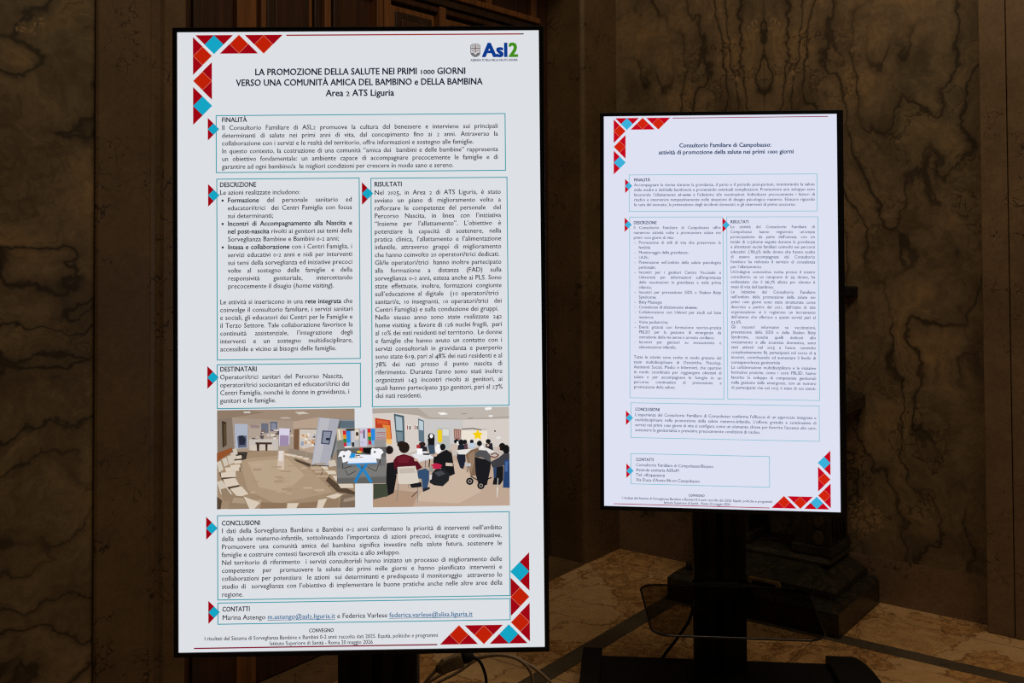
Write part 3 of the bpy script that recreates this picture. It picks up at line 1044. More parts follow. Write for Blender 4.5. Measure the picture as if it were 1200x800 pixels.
def picture_stall(parent):
    q = Pic(55, 62, 672, 757, (349.2, 880.1, 457.8, 1001.3), 90)
    q.r_((112, 112, 112), 55, 62, 672, 757)
    q.p((170, 164, 158), (55, 62), (672, 62), (672, 300), (55, 310))
    q.p((196, 180, 156), (55, 62), (130, 62), (150, 200), (60, 215)); q.p((236, 226, 206), (70, 75), (90, 75), (104, 200), (88, 205))
    q.p((128, 126, 122), (55, 215), (150, 205), (155, 320), (55, 330))
    for x0, y0 in ((130, 92), (438, 68)):
        for i, c in enumerate(((206, 40, 46), (226, 152, 40), (44, 134, 66), (196, 44, 66))):
            q.p(c, (x0 + 3 * i, y0 + 50 * i), (x0 + 42 + 3 * i, y0 + 50 * i), (x0 + 44 + 3 * i, y0 + 50 * i + 50), (x0 + 5 + 3 * i, y0 + 50 * i + 50))
        q.p((40, 136, 220), (x0 + 42, y0 + 4), (x0 + 96, y0 + 2), (x0 + 98, y0 + 150), (x0 + 52, y0 + 150))
        q.p((110, 180, 226), (x0 + 48, y0 + 150), (x0 + 98, y0 + 150), (x0 + 96, y0 + 200), (x0 + 54, y0 + 200))
    q.p((196, 196, 200), (236, 96), (282, 92), (284, 290), (240, 292)); q.p((70, 60, 60), (170, 66), (282, 64), (280, 92), (175, 96))
    q.p((222, 210, 190), (282, 70), (332, 70), (332, 200), (286, 205)); q.p((60, 44, 40), (294, 112), (326, 110), (328, 155), (296, 158))
    q.p((180, 182, 186), (282, 205), (330, 200), (330, 300), (284, 302)); q.p((50, 50, 56), (240, 240), (275, 236), (276, 290), (246, 292))
    q.p((238, 232, 226), (150, 288), (240, 284), (242, 302), (156, 306))
    q.p((204, 200, 222), (345, 68), (436, 66), (436, 292), (348, 292)); q.p((80, 74, 96), (386, 82), (406, 82), (406, 190), (388, 190))
    q.p((196, 150, 176), (348, 92), (380, 92), (380, 130), (348, 130)); q.ln((100, 120, 190), 6, (356, 240), (384, 240))
    q.p((176, 170, 170), (545, 70), (672, 66), (672, 300), (548, 300))
    for y in (120, 145, 180, 200):
        q.ln((170, 70, 82), 7, (552, y), (664, y - 4))
    q.p((150, 146, 144), (520, 210), (672, 205), (672, 300), (530, 300))
    q.p((96, 96, 96), (55, 330), (672, 300), (672, 420), (55, 440)); q.p((124, 122, 118), (55, 560), (672, 540), (672, 660), (55, 680)); q.p((100, 98, 94), (55, 690), (672, 680), (672, 757), (55, 757))
    q.ln((28, 28, 30), 7, (130, 500), (128, 570), (240, 535)); q.ln((28, 28, 30), 7, (160, 580), (190, 650), (290, 600)); q.ln((28, 28, 30), 7, (440, 550), (545, 605), (600, 460)); q.ln((28, 28, 30), 6, (600, 450), (600, 540))
    q.ln((40, 134, 196), 38, (305, 515), (400, 600), (485, 742)); q.ln((36, 126, 190), 38, (430, 515), (345, 620), (280, 742))
    q.p((60, 96, 124), (350, 540), (385, 540), (382, 570), (356, 572))
    q.p((232, 236, 246), (190, 500), (225, 385), (540, 400), (556, 496)); q.p((70, 150, 214), (190, 500), (556, 494), (556, 508), (192, 514))
    q.p((36, 148, 214), (214, 436), (232, 376), (290, 374), (280, 432)); q.p((222, 190, 60), (306, 345), (360, 342), (368, 372), (312, 372)); q.p((206, 50, 48), (334, 306), (378, 305), (384, 350), (350, 352))
    q.p((206, 196, 180), (285, 400), (320, 398), (318, 440), (282, 442)); q.ln((60, 60, 66), 10, (290, 405), (345, 402)); q.ln((150, 60, 70), 8, (335, 420), (380, 432))
    q.p((20, 20, 22), (382, 310), (490, 306), (484, 386), (420, 380), (384, 362))
    q.p((240, 240, 244), (70, 420), (98, 352), (132, 340), (160, 352), (205, 334), (240, 358), (208, 420), (205, 470), (130, 492), (115, 412))
    q.e((70, 84, 86), 145, 410, 14)
    q.p((242, 242, 246), (480, 402), (484, 332), (502, 310), (540, 322), (580, 316), (616, 330), (642, 368), (612, 396), (604, 452), (530, 440))
    q.e((60, 72, 78), 530, 362, 13)
    return q.done(parent, 'small photo of an outdoor stall with a blue-legged table and two white shirts')


def poster_liguria(screen):
    cols = (DRED, ORED, CYAN)
    ink, hink, bc = (42, 46, 56), (34, 40, 56), (66, 158, 172)
    ornament(screen, False, None, cols)
    ornament(screen, True, None, cols)
    sh = Sheet()
    sh.rect(241.5, 6.4, 761.5, 9.2, (156, 42, 40)); sh.rect(761.5, 6.6, 770.5, 9.0, (44, 40, 50))
    sh.build('page_rule', screen)['label'] = 'thin red line along the top of the page'
    sh = Sheet()
    sh.rect(33.3, 1356.4, 567.0, 1359.2, (130, 26, 52))
    sh.build('page_rule', screen)['label'] = 'thin red line along the bottom of the page'
    sh = Sheet()
    for t, u0_, u1_, v in (('LA PROMOZIONE DELLA SALUTE NEI PRIMI 1000 GIORNI', 171.3, 640.4, 96.6), ('VERSO UNA COMUNITÀ AMICA DEL BAMBINO e DELLA BAMBINA', 129.9, 677.3, 120.3), ('Area 2 ATS Liguria', 328.5, 480.2, 144.2)):
        sh.text(t, u0_, v, 19.6, (26, 34, 52), fit=u1_, bold=True)
    sh.build('title_text', screen)
    # health service logo: quartered shield, blue letters, green figure
    sh = Sheet()
    sh.k = 1
    out = [(651, 33), (656, 29.5), (668, 29.5), (673.3, 33), (673.3, 48)] + [(662.2 + 11.1 * math.cos(a), 48 + 11.3 * math.sin(a)) for a in [math.pi * i / 12 for i in range(1, 12)]] + [(651, 48)]
    sh.poly(out, (104, 104, 108))
    sh.k = 2
    inner = [(662.2 + (x - 662.2) * 0.90, 44 + (y - 44) * 0.92) for x, y in out]
    sh.poly(inner, (196, 194, 196))
    sh.k = 3
    sh.poly([(652.2, 49.5), (672.1, 49.5), (670.6, 54), (665, 57.6), (659.5, 57.6), (653.8, 54)], (112, 112, 116))
    sh.poly([(658.2, 49.5), (666.3, 49.5), (662.2, 54.5)], (226, 226, 228))
    sh.k = 4
    sh.rect(661.2, 31, 663.3, 49, (120, 84, 80)); sh.rect(652, 38.6, 672.4, 40.6, (120, 100, 98))
    for x, y in ((656.6, 34.6), (667.8, 34.6), (656.6, 44.5), (667.8, 44.5)):
        sh.poly([(x - 1.6, y), (x, y + 1.6), (x + 1.6, y), (x, y - 1.6)], (92, 92, 106))
    sh.k = 2
    sh.text('Asl', 678.6, 58.4, 41.5, (14, 58, 140), fit=734.8, off=0.040, old=False)
    sh.text('2', 736.6, 58.4, 41.5, (66, 140, 26), fit=757.0, off=0.040, old=False)
    sh.text('AZIENDA TUTELA DELLA SALUTE LIGURIA', 651.2, 68.2, 6.4, (50, 62, 92), fit=756.4, off=0.03, old=False)
    sh.build('logo', screen)['label'] = 'blue and green health service logo with a grey shield'

    T = ['Il Consultorio Familiare di ASL2 promuove la cultura del benessere e interviene sui principali',
         'determinanti di salute nei primi anni di vita, dal concepimento fino ai 2 anni. Attraverso la',
         'collaborazione con i servizi e le realtà del territorio, offre informazioni e sostegno alle famiglie.',
         'In questo contesto, la costruzione di una comunità “amica dei  bambini e delle bambine” rappresenta',
         'un obiettivo fondamentale: un ambiente capace di accompagnare precocemente le famiglie e di',
         'garantire ad ogni bambino/a  le migliori condizioni per crescere in modo sano e sereno.']
    panel(screen, (85.5, 186, 727.1, 312.6), bc, 'FINALITÀ', (97.8, 200.5, 153.4), block(T, 97.8, 218.0, {2: 657.1, 5: 611.7}), ink, hink, 711.0, 1.015, 'framed paragraph headed FINALITÀ')
    T = ['Le azioni realizzate includono:', '**Formazione** del personale sanitario ed', 'educatori/trici  dei Centri Famiglia con focus', 'sui determinanti;',
         '**Incontri di Accompagnamento alla Nascita e**', '**nel post-nascita** rivolti ai genitori sui temi della', 'Sorveglianza Bambine e Bambini 0-2 anni;',
         '**Intesa e collaborazione** con i Centri Famiglia, i', 'servizi educativi 0-2 anni e nidi per interventi', 'sui temi della sorveglianza ed iniziative precoci', 'volte al sostegno delle famiglie e della',
         'responsività genitoriale, intercettando', 'precocemente il disagio (\\home visiting\\).']
    rows = block(T[:1], 92.8, 361.9, {0: 270.7})
    rows += block(T[1:], 110.2, 379.1, {2: 211.0, 5: 356.4, 11: 344.7}, {0: '▪', 3: '▪', 6: '▪'}, 95.0)
    T = ['Le attività si inseriscono in una **rete integrata** che', 'coinvolge il consultorio familiare, i servizi sanitari', 'e sociali, gli educatori dei Centri per le Famiglie e', 'il Terzo Settore. Tale collaborazione favorisce la',
         'continuità assistenziale, l’integrazione degli', 'interventi e un sostegno multidisciplinare,', 'accessibile e vicino ai bisogni delle famiglie.']
    rows += block(T, 92.6, 604.3, {6: 349.4})
    panel(screen, (86.4, 327.2, 401.5, 727.0), bc, 'DESCRIZIONE', (92.8, 344.7, 173.6), rows, ink, hink, 385.4, 1.015, 'framed column headed DESCRIZIONE')
    T = ['Nel 2025, in Area 2 di ATS Liguria, è stato', 'avviato un piano di miglioramento volto a', 'rafforzare le competenze del personale  del', 'Percorso Nascita, in linea con l’iniziativa', '“Insieme per l’allattamento”. L’obiettivo è', 'potenziare la capacità di sostenere, nella',
         'pratica clinica, l’allattamento e l’alimentazione', 'infantile, attraverso gruppi di miglioramento', 'che hanno coinvolto 20 operatori/trici dedicati.', 'Gli/le operatori/trici  hanno inoltre partecipato', 'alla formazione a distanza (FAD) sulla', 'sorveglianza 0-2 anni, estesa anche ai PLS. Sono',
         'state effettuate, inoltre, formazioni congiunte', 'sull’educazione al digitale  (10 operatori/trici ', 'sanitari/e, 10 insegnanti, 10 operatori/trici  dei', 'Centri Famiglia) e sulla conduzione dei gruppi.', 'Nello stesso anno sono state realizzate 242', 'home visiting  a favore di 126 nuclei fragili,  pari', 'al 10% dei nati residenti nel territorio.  Le donne',
         'e famiglie che hanno avuto un contatto con i', 'servizi consultoriali in gravidanza e puerperio', 'sono state 619, pari al 48% dei nati residenti e al', '78% dei nati presso il punto nascita di', 'riferimento. Durante l’anno sono stati inoltre', 'organizzati 143 incontri rivolti ai genitori, ai', 'quali hanno partecipato 350 genitori, pari al 27%', 'dei nati residenti.']
    panel(screen, (427.6, 328.2, 730.0, 834.0), bc, 'RISULTATI', (434.9, 346.4, 496.6), block(T, 434.8, 364.9, {8: 712.2, 15: 709.0, 26: 537.5}), ink, hink, 716.2, 1.015, 'framed column headed RISULTATI')
    T = ['Operatori/trici  sanitari  del  Percorso  Nascita,', 'operatori/trici sociosanitari ed educatori/trici dei', 'Centri Famiglia, nonché le donne in gravidanza, i', 'genitori e le famiglie.']
    panel(screen, (86.0, 737.5, 401.7, 834.0), bc, 'DESTINATARI', (92.0, 752.5, 173.6), block(T, 91.9, 769.8, {0: 363.9, 1: 377.4, 2: 377.3, 3: 215.6}), ink, hink, 378.0, 1.015, 'framed paragraph headed DESTINATARI')
    picture_waiting_room(screen)
    picture_meeting(screen)
    picture_stall(screen)
    T = ['I dati della Sorveglianza Bambine e Bambini 0-2 anni confermano la priorità di interventi nell’ambito', 'della salute materno-infantile, sottolineando l’importanza di azioni precoci, integrate e continuative.', 'Promuovere una comunità amica del bambino significa investire nella salute futura, sostenere le', 'famiglie e costruire contesti favorevoli alla crescita e allo sviluppo.',
         'Nel territorio di riferimento  i servizi consultoriali hanno iniziato un processo di miglioramento delle', 'competenze  per  promuovere la salute dei primi mille giorni e hanno pianificato interventi e', 'collaborazioni per potenziare  le azioni  sui determinanti e predisposto il monitoraggio  attraverso lo', 'studio di  sorveglianza con l’obiettivo di implementare le buone pratiche anche nelle altre aree della', 'regione.']
    panel(screen, (85.7, 1068.9, 728.4, 1253.0), bc, 'CONCLUSIONI', (94.6, 1090.4, 179.4), block(T, 94.5, 1107.2, {3: 486.8, 8: 141.9}, pitch=17.37), ink, hink, 711.8, 1.015, 'framed paragraph headed CONCLUSIONI')
    # contacts, with the two addresses underlined in blue
    sh = Sheet()
    sh.frame(85.8, 1259.7, 728.3, 1305.9, 2.1, bc)
    sh.k = 3
    sh.text('CONTATTI', 95.3, 1278.4, EM, hink, fit=156.2, bold=True)
    link = (34, 104, 150)
    base_w = sh.width(runs('Marina Astengo m.astengo@asl2.liguria.it e Federica Varlese federica.varlese@alisa.liguria.it'), EM)
    xs = (645.3 - 95.3) / base_w
    x, _ = sh.text('Marina Astengo ', 95.3, 1296.6, EM, ink, xs=xs)
    x2, _ = sh.text('m.astengo@asl2.liguria.it', x, 1296.6, EM, link, xs=xs)
    sh.rect(x, 1298.2, x2, 1299.3, link)
    x, _ = sh.text(' e Federica Varlese ', x2, 1296.6, EM, ink, xs=xs)
    x2, _ = sh.text('federica.varlese@alisa.liguria.it', x, 1296.6, EM, link, xs=xs)
    sh.rect(x, 1298.2, x2, 1299.3, link)
    sh.build('text_panel', screen)['label'] = 'framed contact line with two underlined blue addresses'
    footer(screen, ink, (56.0, 568.2), (199.0, 425.3), (285.1, 339.9))
    for u, v in ((67.0, 216.0), (67.2, 363.0), (407.4, 361.8), (64.4, 765.3), (60.8, 1096.0), (65.0, 1279.6)):
        marker(screen, u, v, cols)


def footer(screen, ink, a, b_, c):
    sh = Sheet()
    sh.text('CONVEGNO', c[0], 1326.6, 11.0, ink, fit=c[1], bold=True, old=False)
    sh.text('I risultati del Sistema di Sorveglianza Bambine e Bambini 0-2 anni: raccolta dati 2025. Equità, politiche e programmi', a[0], 1341.0, 11.6, ink, fit=a[1], old=False, off=0.012)
    sh.text('Istituto Superiore di Sanità - Roma 20 maggio 2026', b_[0], 1353.6, 11.6, ink, fit=b_[1], old=False, off=0.012)
    sh.build('footer_text', screen)


def poster_campobasso(screen):
    cols = ((196, 8, 30), (208, 36, 14), (58, 176, 218))
    ink, hink, bc = (92, 98, 132), (58, 68, 106), (128, 192, 212)
    ornament(screen, False, None, cols)
    ornament(screen, True, None, cols)
    sh = Sheet()
    sh.rect(241.5, 7.2, 774.5, 9.8, (150, 60, 90))
    sh.build('page_rule', screen)['label'] = 'thin red line along the top of the page'
    sh = Sheet()
    sh.rect(33.3, 1357.0, 567.0, 1359.6, (176, 60, 84))
    sh.build('page_rule', screen)['label'] = 'thin red line along the bottom of the page'
    sh = Sheet()
    sh.text('Consultorio Familiare di Campobasso:', 263.8, 112.0, 19.6, (40, 66, 110), fit=581.4, bold=True)
    sh.text('attività di promozione della salute nei primi 1000 giorni', 192.3, 136.0, 19.6, (40, 66, 110), fit=657.6, bold=True)
    sh.build('title_text', screen)
    T = ['Accompagnare la donna durante la gravidanza, il parto e il periodo post-partum, monitorando la salute', 'della madre e del/della bambino/a e prevenendo eventuali complicazioni. Promuovere uno sviluppo sano', 'favorendo l’allattamento ~al seno~ e l’adesione alle vaccinazioni. Individuare precocemente i fattori di', 'rischio e intervenire tempestivamente nelle situazioni di disagio psicologico materno. Educare riguardo', 'la cura del neonato, la prevenzione degli incidenti domestici e gli interventi di primo soccorso.']
    panel(screen, (88.8, 208.2, 735.7, 336.9), bc, 'FINALITÀ', (105.8, 231.0, 162.0), block(T, 105.7, 248.6, {4: 663.7}, pitch=17.42), ink, hink, 727.9, 1.015, 'framed paragraph headed FINALITÀ')
    T = ['Il Consultorio Familiare di Campobasso offre', 'numerose attività volte a promuovere salute nei', 'primi 1000 giorni di vita:']
    rows = block(T, 103.7, 399.3, {2: 244.5}, pitch=17.42)
    T = ['Promozione di stili di vita che preservano la', 'fertilità', 'Monitoraggio della gravidanza;', 'I.A.N.;', 'Prevenzione nell’ambito della salute psicologica', 'perinatale;', 'Incontri per i genitori Centro Vaccinale e', 'Università per informazioni sull’importanza', 'delle vaccinazioni in gravidanza e nella prima', 'infanzia;',
         'Incontri per prevenzione SIDS e Shaken Baby', 'Syndrome;', 'Baby Massage;', 'Consulenze di allattamento ~al seno~;', 'Collaborazione con Unimol per studi sul latte', 'materno;', 'Visite pediatriche;', 'Eventi gratuiti con formazione teorico-pratica', 'PBLSD per la gestione di emergenze da', 'ostruzione delle vie aeree e arresto cardiaco;', 'Incontri per genitori su svezzamento e', 'alimentazione infantile.']
    nat = {i: 'n' for i in (1, 2, 3, 5, 9, 11, 12, 13, 15, 16, 19, 21)}
    rows += block(T, 121.5, 399.3 + 3 * 17.42, nat, {i: '-' for i in (0, 2, 3, 4, 6, 10, 12, 13, 14, 16, 17, 20)}, 106.3, pitch=17.42)
    T = ['Tutte le attività sono svolte in modo gratuito dal', 'team multidisciplinare di Ostetriche, Psicologi,', 'Assistenti Sociali, Medici e Infermieri, che operano', 'in modo coordinato per raggiungere obiettivi di', 'salute e per accompagnare le famiglie in un', 'percorso continuativo di prevenzione e', 'promozione della salute.']
    rows += block(T, 103.9, 852.4, {6: 248.3})
    panel(screen, (90.1, 357.2, 414.2, 989.8), bc, 'DESCRIZIONE', (104.0, 381.9, 184.5), rows, ink, hink, 406.4, 0.99, 'framed column headed DESCRIZIONE')
    T = ['Le attività del Consultorio Familiare di', 'Campobasso hanno registrato un’ampia', 'partecipazione da parte dell’utenza, con un', 'totale di 215donne seguite durante la gravidanza', 'e altrettanti nuclei familiari coinvolti nei percorsi', 'educativi. L’86,5% delle donne che hanno scelto', 'di essere accompagnate dal Consultorio', 'Familiare ha richiesto il servizio di consulenza', 'per l’allattamento.',
         'Un’indagine conoscitiva svolta presso il nostro', 'consultorio, su un campione di 93 donne, ha', 'evidenziato che il 66,7% allatta per almeno 6', 'mesi di vita del bambino.', 'Le iniziative del Consultorio Familiare', 'nell’ambito della promozione della salute nei', 'primi 1000 giorni sono state strutturate come', 'descritto a partire dal 2021, dall’inizio di tale', 'organizzazione si è registrato un incremento', 'dell’utenza che afferisce a questi servizi pari al', '53,6%.',
         'Gli incontri informativi su vaccinazioni,', 'prevenzione della SIDS e della Shaken Baby', 'Syndrome, nonché quelli dedicati allo', 'svezzamento e alla sicurezza domestica, sono', 'stati attivati nel 2025 e hanno coinvolto', 'complessivamente 85 partecipanti nel corso di 9', 'incontri, contribuendo ad aumentare il livello di', 'consapevolezza genitoriale', 'La collaborazione multidisciplinare e le iniziative', 'formative pratiche, come i corsi PBLSD, hanno', 'favorito lo sviluppo di competenze genitoriali', 'nella gestione delle emergenze, con un numero', 'di partecipanti che nel 2025 è stato di 202 utenti.']
    panel(screen, (426.9, 357.0, 737.5, 988.6), bc, 'RISULTATI', (439.8, 379.1, 502.6), block(T, 439.5, 396.4, {8: 547.2, 12: 586.8, 19: 'n', 27: 606.0}, pitch=17.40), ink, hink, 726.7, 0.99, 'framed column headed RISULTATI')
    T = ['L’esperienza del Consultorio Familiare di Campobasso conferma l’efficacia di un approccio integrato e', 'multidisciplinare nella promozione della salute materno-infantile. L’offerta gratuita e continuativa di', 'servizi nei primi 1000 giorni di vita si configura come un elemento chiave per favorire l’accesso alle cure,', 'sostenere la genitorialità e prevenire precocemente condizioni di rischio.']
    panel(screen, (93.2, 1007.2, 735.7, 1127.8), bc, 'CONCLUSIONI', (107.8, 1034.4, 192.9), block(T, 107.7, 1053.0, {3: 537.5}, pitch=17.6), ink, hink, 725.9, 1.015, 'framed paragraph headed CONCLUSIONI')
    T = ['Consultorio Familiare di Campobasso/Bojano', 'Azienda sanitaria ASReM', 'Tel. 0874409009', 'Via Duca d’Aosta 86100 Campobasso']
    panel(screen, (92.9, 1183.2, 567.0, 1288.0), bc, 'CONTATTI', (110.3, 1208.4, 172.7), block(T, 110.3, 1226.6, {0: 376.7, 1: 258.9, 2: 209.9, 3: 329.8}, pitch=17.2), ink, hink, 550, 1.015, 'framed contact details in four lines')
    footer(screen, (70, 78, 112), (61.3, 575.6), (206.6, 432.7), (290.8, 346.3))
    for u, v in ((74.6, 247.3), (72.7, 384.3), (412.0, 385.2), (76.0, 1059.6), (77.2, 1243.0)):
        marker(screen, u, v, cols)


def rounded(x0, y0, x1, y1, r, n=6):
    return arc(x1 - r, y1 - r, r, 0, 90, n) + arc(x0 + r, y1 - r, r, 90, 180, n) + arc(x0 + r, y0 + r, r, 180, 270, n) + arc(x1 - r, y0 + r, r, 270, 360, n)


def screen_holder(root, loc, tilt, roll, paper, edge_r, name_label, edge=0.010):
    """bezel, housing and lit panel of one upright display; all share the display's own slight lean"""
    W2, H2 = Sheet.W / 2000, Sheet.H / 2000
    mat = Matrix.Translation(Vector(loc)) @ Matrix.Rotation(tilt, 4, 'X') @ Matrix.Rotation(roll, 4, 'Y')
    bl, bt, bb = edge, edge, edge
    m = MB()
    y0, y1 = -0.004, 0.030
    m.box((-W2 - bl, y0, -H2 - bb), (-W2, y1, H2 + bt), 'bezel', 0.0012)
    m.box((W2, y0, -H2 - bb), (W2 + edge_r, y1, H2 + bt), 'bezel', 0.0012)
    m.box((-W2, y0, H2), (W2, y1, H2 + bt), 'bezel', 0.0012)
    m.box((-W2, y0, -H2 - bb), (W2, y1, -H2), 'bezel', 0.0012)
    fr = m.build('bezel', root)
    rim = MB()
    rim.box((-W2 - bl, y1 - 0.026, H2 + bt), (W2 + edge_r, y1, H2 + bt + 0.0012), 'bezel_rim')
    rim.build('rim', fr)['label'] = 'thin metal rim along the top edge'
    m = MB()
    m.box((-W2, 0.004, -H2), (W2, 0.034, H2), 'bezel', 0.002)
    m.box((-W2 + 0.06, 0.034, -H2 + 0.12), (W2 - 0.06, 0.062, H2 - 0.12), 'bezel', 0.008)
    m.box((-0.20, 0.060, -0.20), (0.20, 0.075, 0.20), 'black', 0.003)
    for z in (-0.45, -0.35, 0.30, 0.40):
        m.box((-0.25, 0.060, z), (0.25, 0.064, z + 0.012), 'black')
    bk = m.build('back_housing', root)
    sh = Sheet()
    sh.k = 0
    sh.rect(0, 0, Sheet.W, Sheet.H, paper)
    sc = sh.build('screen', root)
    sc['label'] = name_label
    for o in (fr, bk, sc):
        o.matrix_local = mat
    return sc


SHELF = arc(0.232, -0.140, 0.055, 0, 90, 6) + arc(-0.227, -0.140, 0.055, 90, 180, 6) + arc(-0.195, -0.480, 0.065, 188, 270, 6) + arc(0.205, -0.480, 0.065, 270, 352, 6)


def trolley(root, cx, flare_l, flare_r):
    """twin-profile column, smoked shelf, base plate and two long feet"""
    m = MB()
    for x0, x1 in ((cx - 0.092, cx - 0.012), (cx + 0.008, cx + 0.092)):
        m.box((x0, 0.0, 0.045), (x1, 0.075, 1.72), 'black_alu', 0.004)
        xm = (x0 + x1) / 2
        m.box((xm - 0.010, -0.003, 0.06), (xm + 0.010, 0.0, 1.70), 'rubber')
    m.box((cx - 0.014, 0.020, 0.045), (cx + 0.010, 0.060, 1.72), 'rubber')
    m.box((cx - 0.095, -0.002, 1.715), (cx + 0.095, 0.078, 1.735), 'black', 0.004)
    m.build('column', root)
    m = MB()
    for z in (1.18, 1.52):
        m.box((cx - 0.24, -0.035, z), (cx + 0.24, 0.0, z + 0.045), 'black', 0.003)
    for x in (-0.20, 0.17):
        m.box((cx + x, -0.042, 1.02), (cx + x + 0.035, -0.018, 1.72), 'black', 0.003)
    m.build('mounting_bracket', root)
    m = MB()
    m.prism(SHELF, 0.396, 0.404, 'glass')
    sh = m.build('shelf', root)
    sh['label'] = 'smoked glass shelf with rounded corners'
    m = MB()
    m.box((cx - 0.10, -0.30, 0.372), (cx - 0.06, 0.0, 0.395), 'black', 0.003)
    m.box((cx + 0.06, -0.30, 0.372), (cx + 0.10, 0.0, 0.395), 'black', 0.003)
    m.box((cx - 0.10, -0.03, 0.33), (cx + 0.10, 0.0, 0.395), 'black', 0.003)
    m.build('shelf_bracket', sh)
    ring = SHELF
    m = MB()
    m.tube([(x, y, 0.400) for x, y in ring + ring[:1]], 0.0032, 'glass_edge', 6, False)
    m.build('shelf_edge', sh)
    m = MB()
    m.box((-0.43, -0.46, 0.022), (0.40, 0.160, 0.050), 'black', 0.004)
    m.box((cx - 0.12, -0.05, 0.050), (cx + 0.12, 0.12, 0.062), 'black', 0.003)
    m.build('base_plate', root)
    for sgn, fl, inner in ((-1, flare_l, 0.421), (1, flare_r, 0.398)):
        pts = [(inner, 0.168), (0.492, 0.168)] + [(0.492 + (fl - 0.492) * math.sin(math.pi / 2 * i / 6), 0.168 - 0.26 * (1 - math.cos(math.pi / 2 * i / 6)) / 1.0) for i in range(1, 7)] + [(fl + 0.01, -0.40), (fl - 0.02, -0.62), (inner + 0.03, -0.62), (inner + 0.012, -0.40)]
        pts = [(sgn * x, y) for x, y in pts]
        if sgn > 0:
            pts = pts[::-1]
        m = MB()
        m.prism(pts, 0.036, 0.076, 'black', 0.004)
        lg = m.build('foot', root)
        for yy in (0.10, -0.56):
            c = MB()
            cxw = sgn * (inner + 0.055)
            c.tube([(cxw - 0.014, yy, 0.0255), (cxw + 0.014, yy, 0.0255)], 0.0255, 'rubber', 16)
            c.box((cxw - 0.018, yy - 0.012, 0.022), (cxw + 0.018, yy + 0.012, 0.038), 'black', 0.002)
            c.build('caster', lg)


# screen centres, turns and leans of the two displays
def place_stand(name, centre, yaw, tilt, roll, cx, fl, fr, paper, edge_r, draw, label, screen_label, edge=0.010):
    back = 0.115
    ox, oy = centre[0] - math.sin(yaw) * back, centre[1] + math.cos(yaw) * back
    root = empty(name, (ox, oy, 0), yaw)
    tag(root, label, 'display stand', 'poster display stands')
    sc = screen_holder(root, (0, -back, centre[2]), tilt, roll, paper, edge_r, screen_label, edge)
    draw(sc)
    trolley(root, cx, fl, fr)
    return root


place_stand('display_stand', (-0.3373, 2.2577, 1.3951), 0.0170, 0.0024, -0.0043, 0.023, 0.496, 0.515, (221, 224, 229), 0.0105, poster_liguria,
            'larger nearer black upright display showing a poster with three photographs', 'lit poster page in pale grey with three photographs')
right_stand = place_stand('display_stand', (0.7224, 3.5452, 1.3635), -0.1025, -0.0175, 0.0060, 0.003, 0.496, 0.548, (221, 225, 241), 0.021, poster_campobasso,
            'smaller farther black upright display on a trolley with smoked glass shelf, its poster all text', 'lit poster page in bluish white without photographs', 0.0135)


# dark marble console on a stepped plinth against the right wall
con = empty('marble_console', (0, 0, 0), PHI)
con.location = (0, 0, 0)
tag(con, 'dark veined marble console on a stepped plinth against the wall behind the smaller display', 'console')


def chamfered(lo, hi, ch, mat, mb, rise=None):
    """block whose upper edges slope inwards by ch over the height rise"""
    rise = ch if rise is None else rise
    (x0, y0, z0), (x1, y1, z1) = lo, hi
    vs = [(x0, y0, z0), (x1, y0, z0), (x1, y1, z0), (x0, y1, z0), (x0, y0, z1 - rise), (x1, y0, z1 - rise), (x1, y1, z1 - rise), (x0, y1, z1 - rise),
          (x0 + ch, y0 + ch, z1), (x1, y0 + ch, z1), (x1, y1 - ch, z1), (x0 + ch, y1 - ch, z1)]
    fs = [(0, 3, 2, 1), (0, 1, 5, 4), (1, 2, 6, 5), (2, 3, 7, 6), (3, 0, 4, 7), (4, 5, 9, 8), (5, 6, 10, 9), (6, 7, 11, 10), (7, 4, 8, 11), (8, 9, 10, 11)]
    mb.add(vs, fs, mat)


m = MB()
chamfered((4.075, 1.450, 0.0), (4.588, 2.225, 0.118), 0.018, 'green_marble', m)
m.build('plinth', con)
m = MB()
chamfered((4.17, 1.50, 0.1185), (4.588, 2.18, 0.205), 0.13, 'green_marble', m, 0.055)
chamfered((4.315, 1.575, 0.2055), (4.588, 2.125, 0.232), 0.015, 'green_marble', m)
st = m.build('base_step', con)
m = MB()
m.prism([(1.725, 0.119), (1.735, 0.150), (1.875, 0.150), (1.885, 0.119), (1.862, 0.119), (1.855, 0.136), (1.755, 0.136), (1.748, 0.119)], 4.158, 4.17, 'ochre', 0.002, axis='x')
m.build('inlay', st)['label'] = 'ochre arched inlay on the front of the step'
for t0, t1 in ((1.585, 1.745), (1.965, 2.125)):
    m = MB()
    m.box((4.36, t0, 0.2325), (4.588, t1, 0.86), 'green_marble', 0.004)
    m.box((4.345, t0 - 0.012, 0.2325), (4.588, t1 + 0.012, 0.275), 'green_marble', 0.006)
    m.box((4.345, t0 - 0.012, 0.82), (4.588, t1 + 0.012, 0.86), 'green_marble', 0.006)
    for k in range(4):
        yy = 4.40 + k * 0.042
        m.tube([(yy, t0 - 0.001, 0.29), (yy, t0 - 0.001, 0.80)], 0.012, 'green_marble', 8)
    lg = m.build('support', con)
    for zc in (0.31, 0.385, 0.52, 0.66):
        d = MB()
        d.prism([(t0 + 0.05 + 0.024 * math.cos(2 * math.pi * i / 12), zc + 0.032 * math.sin(2 * math.pi * i / 12)) for i in range(12)], 4.350, 4.36, 'ochre_dark', 0.003, axis='x')
        d.build('carved_boss', lg)['label'] = 'dull ochre oval boss carved on the front'
m = MB()
chamfered((4.24, 1.50, 0.8605), (4.588, 2.21, 0.925), 0.015, 'green_marble', m)
m.build('top_slab', con)

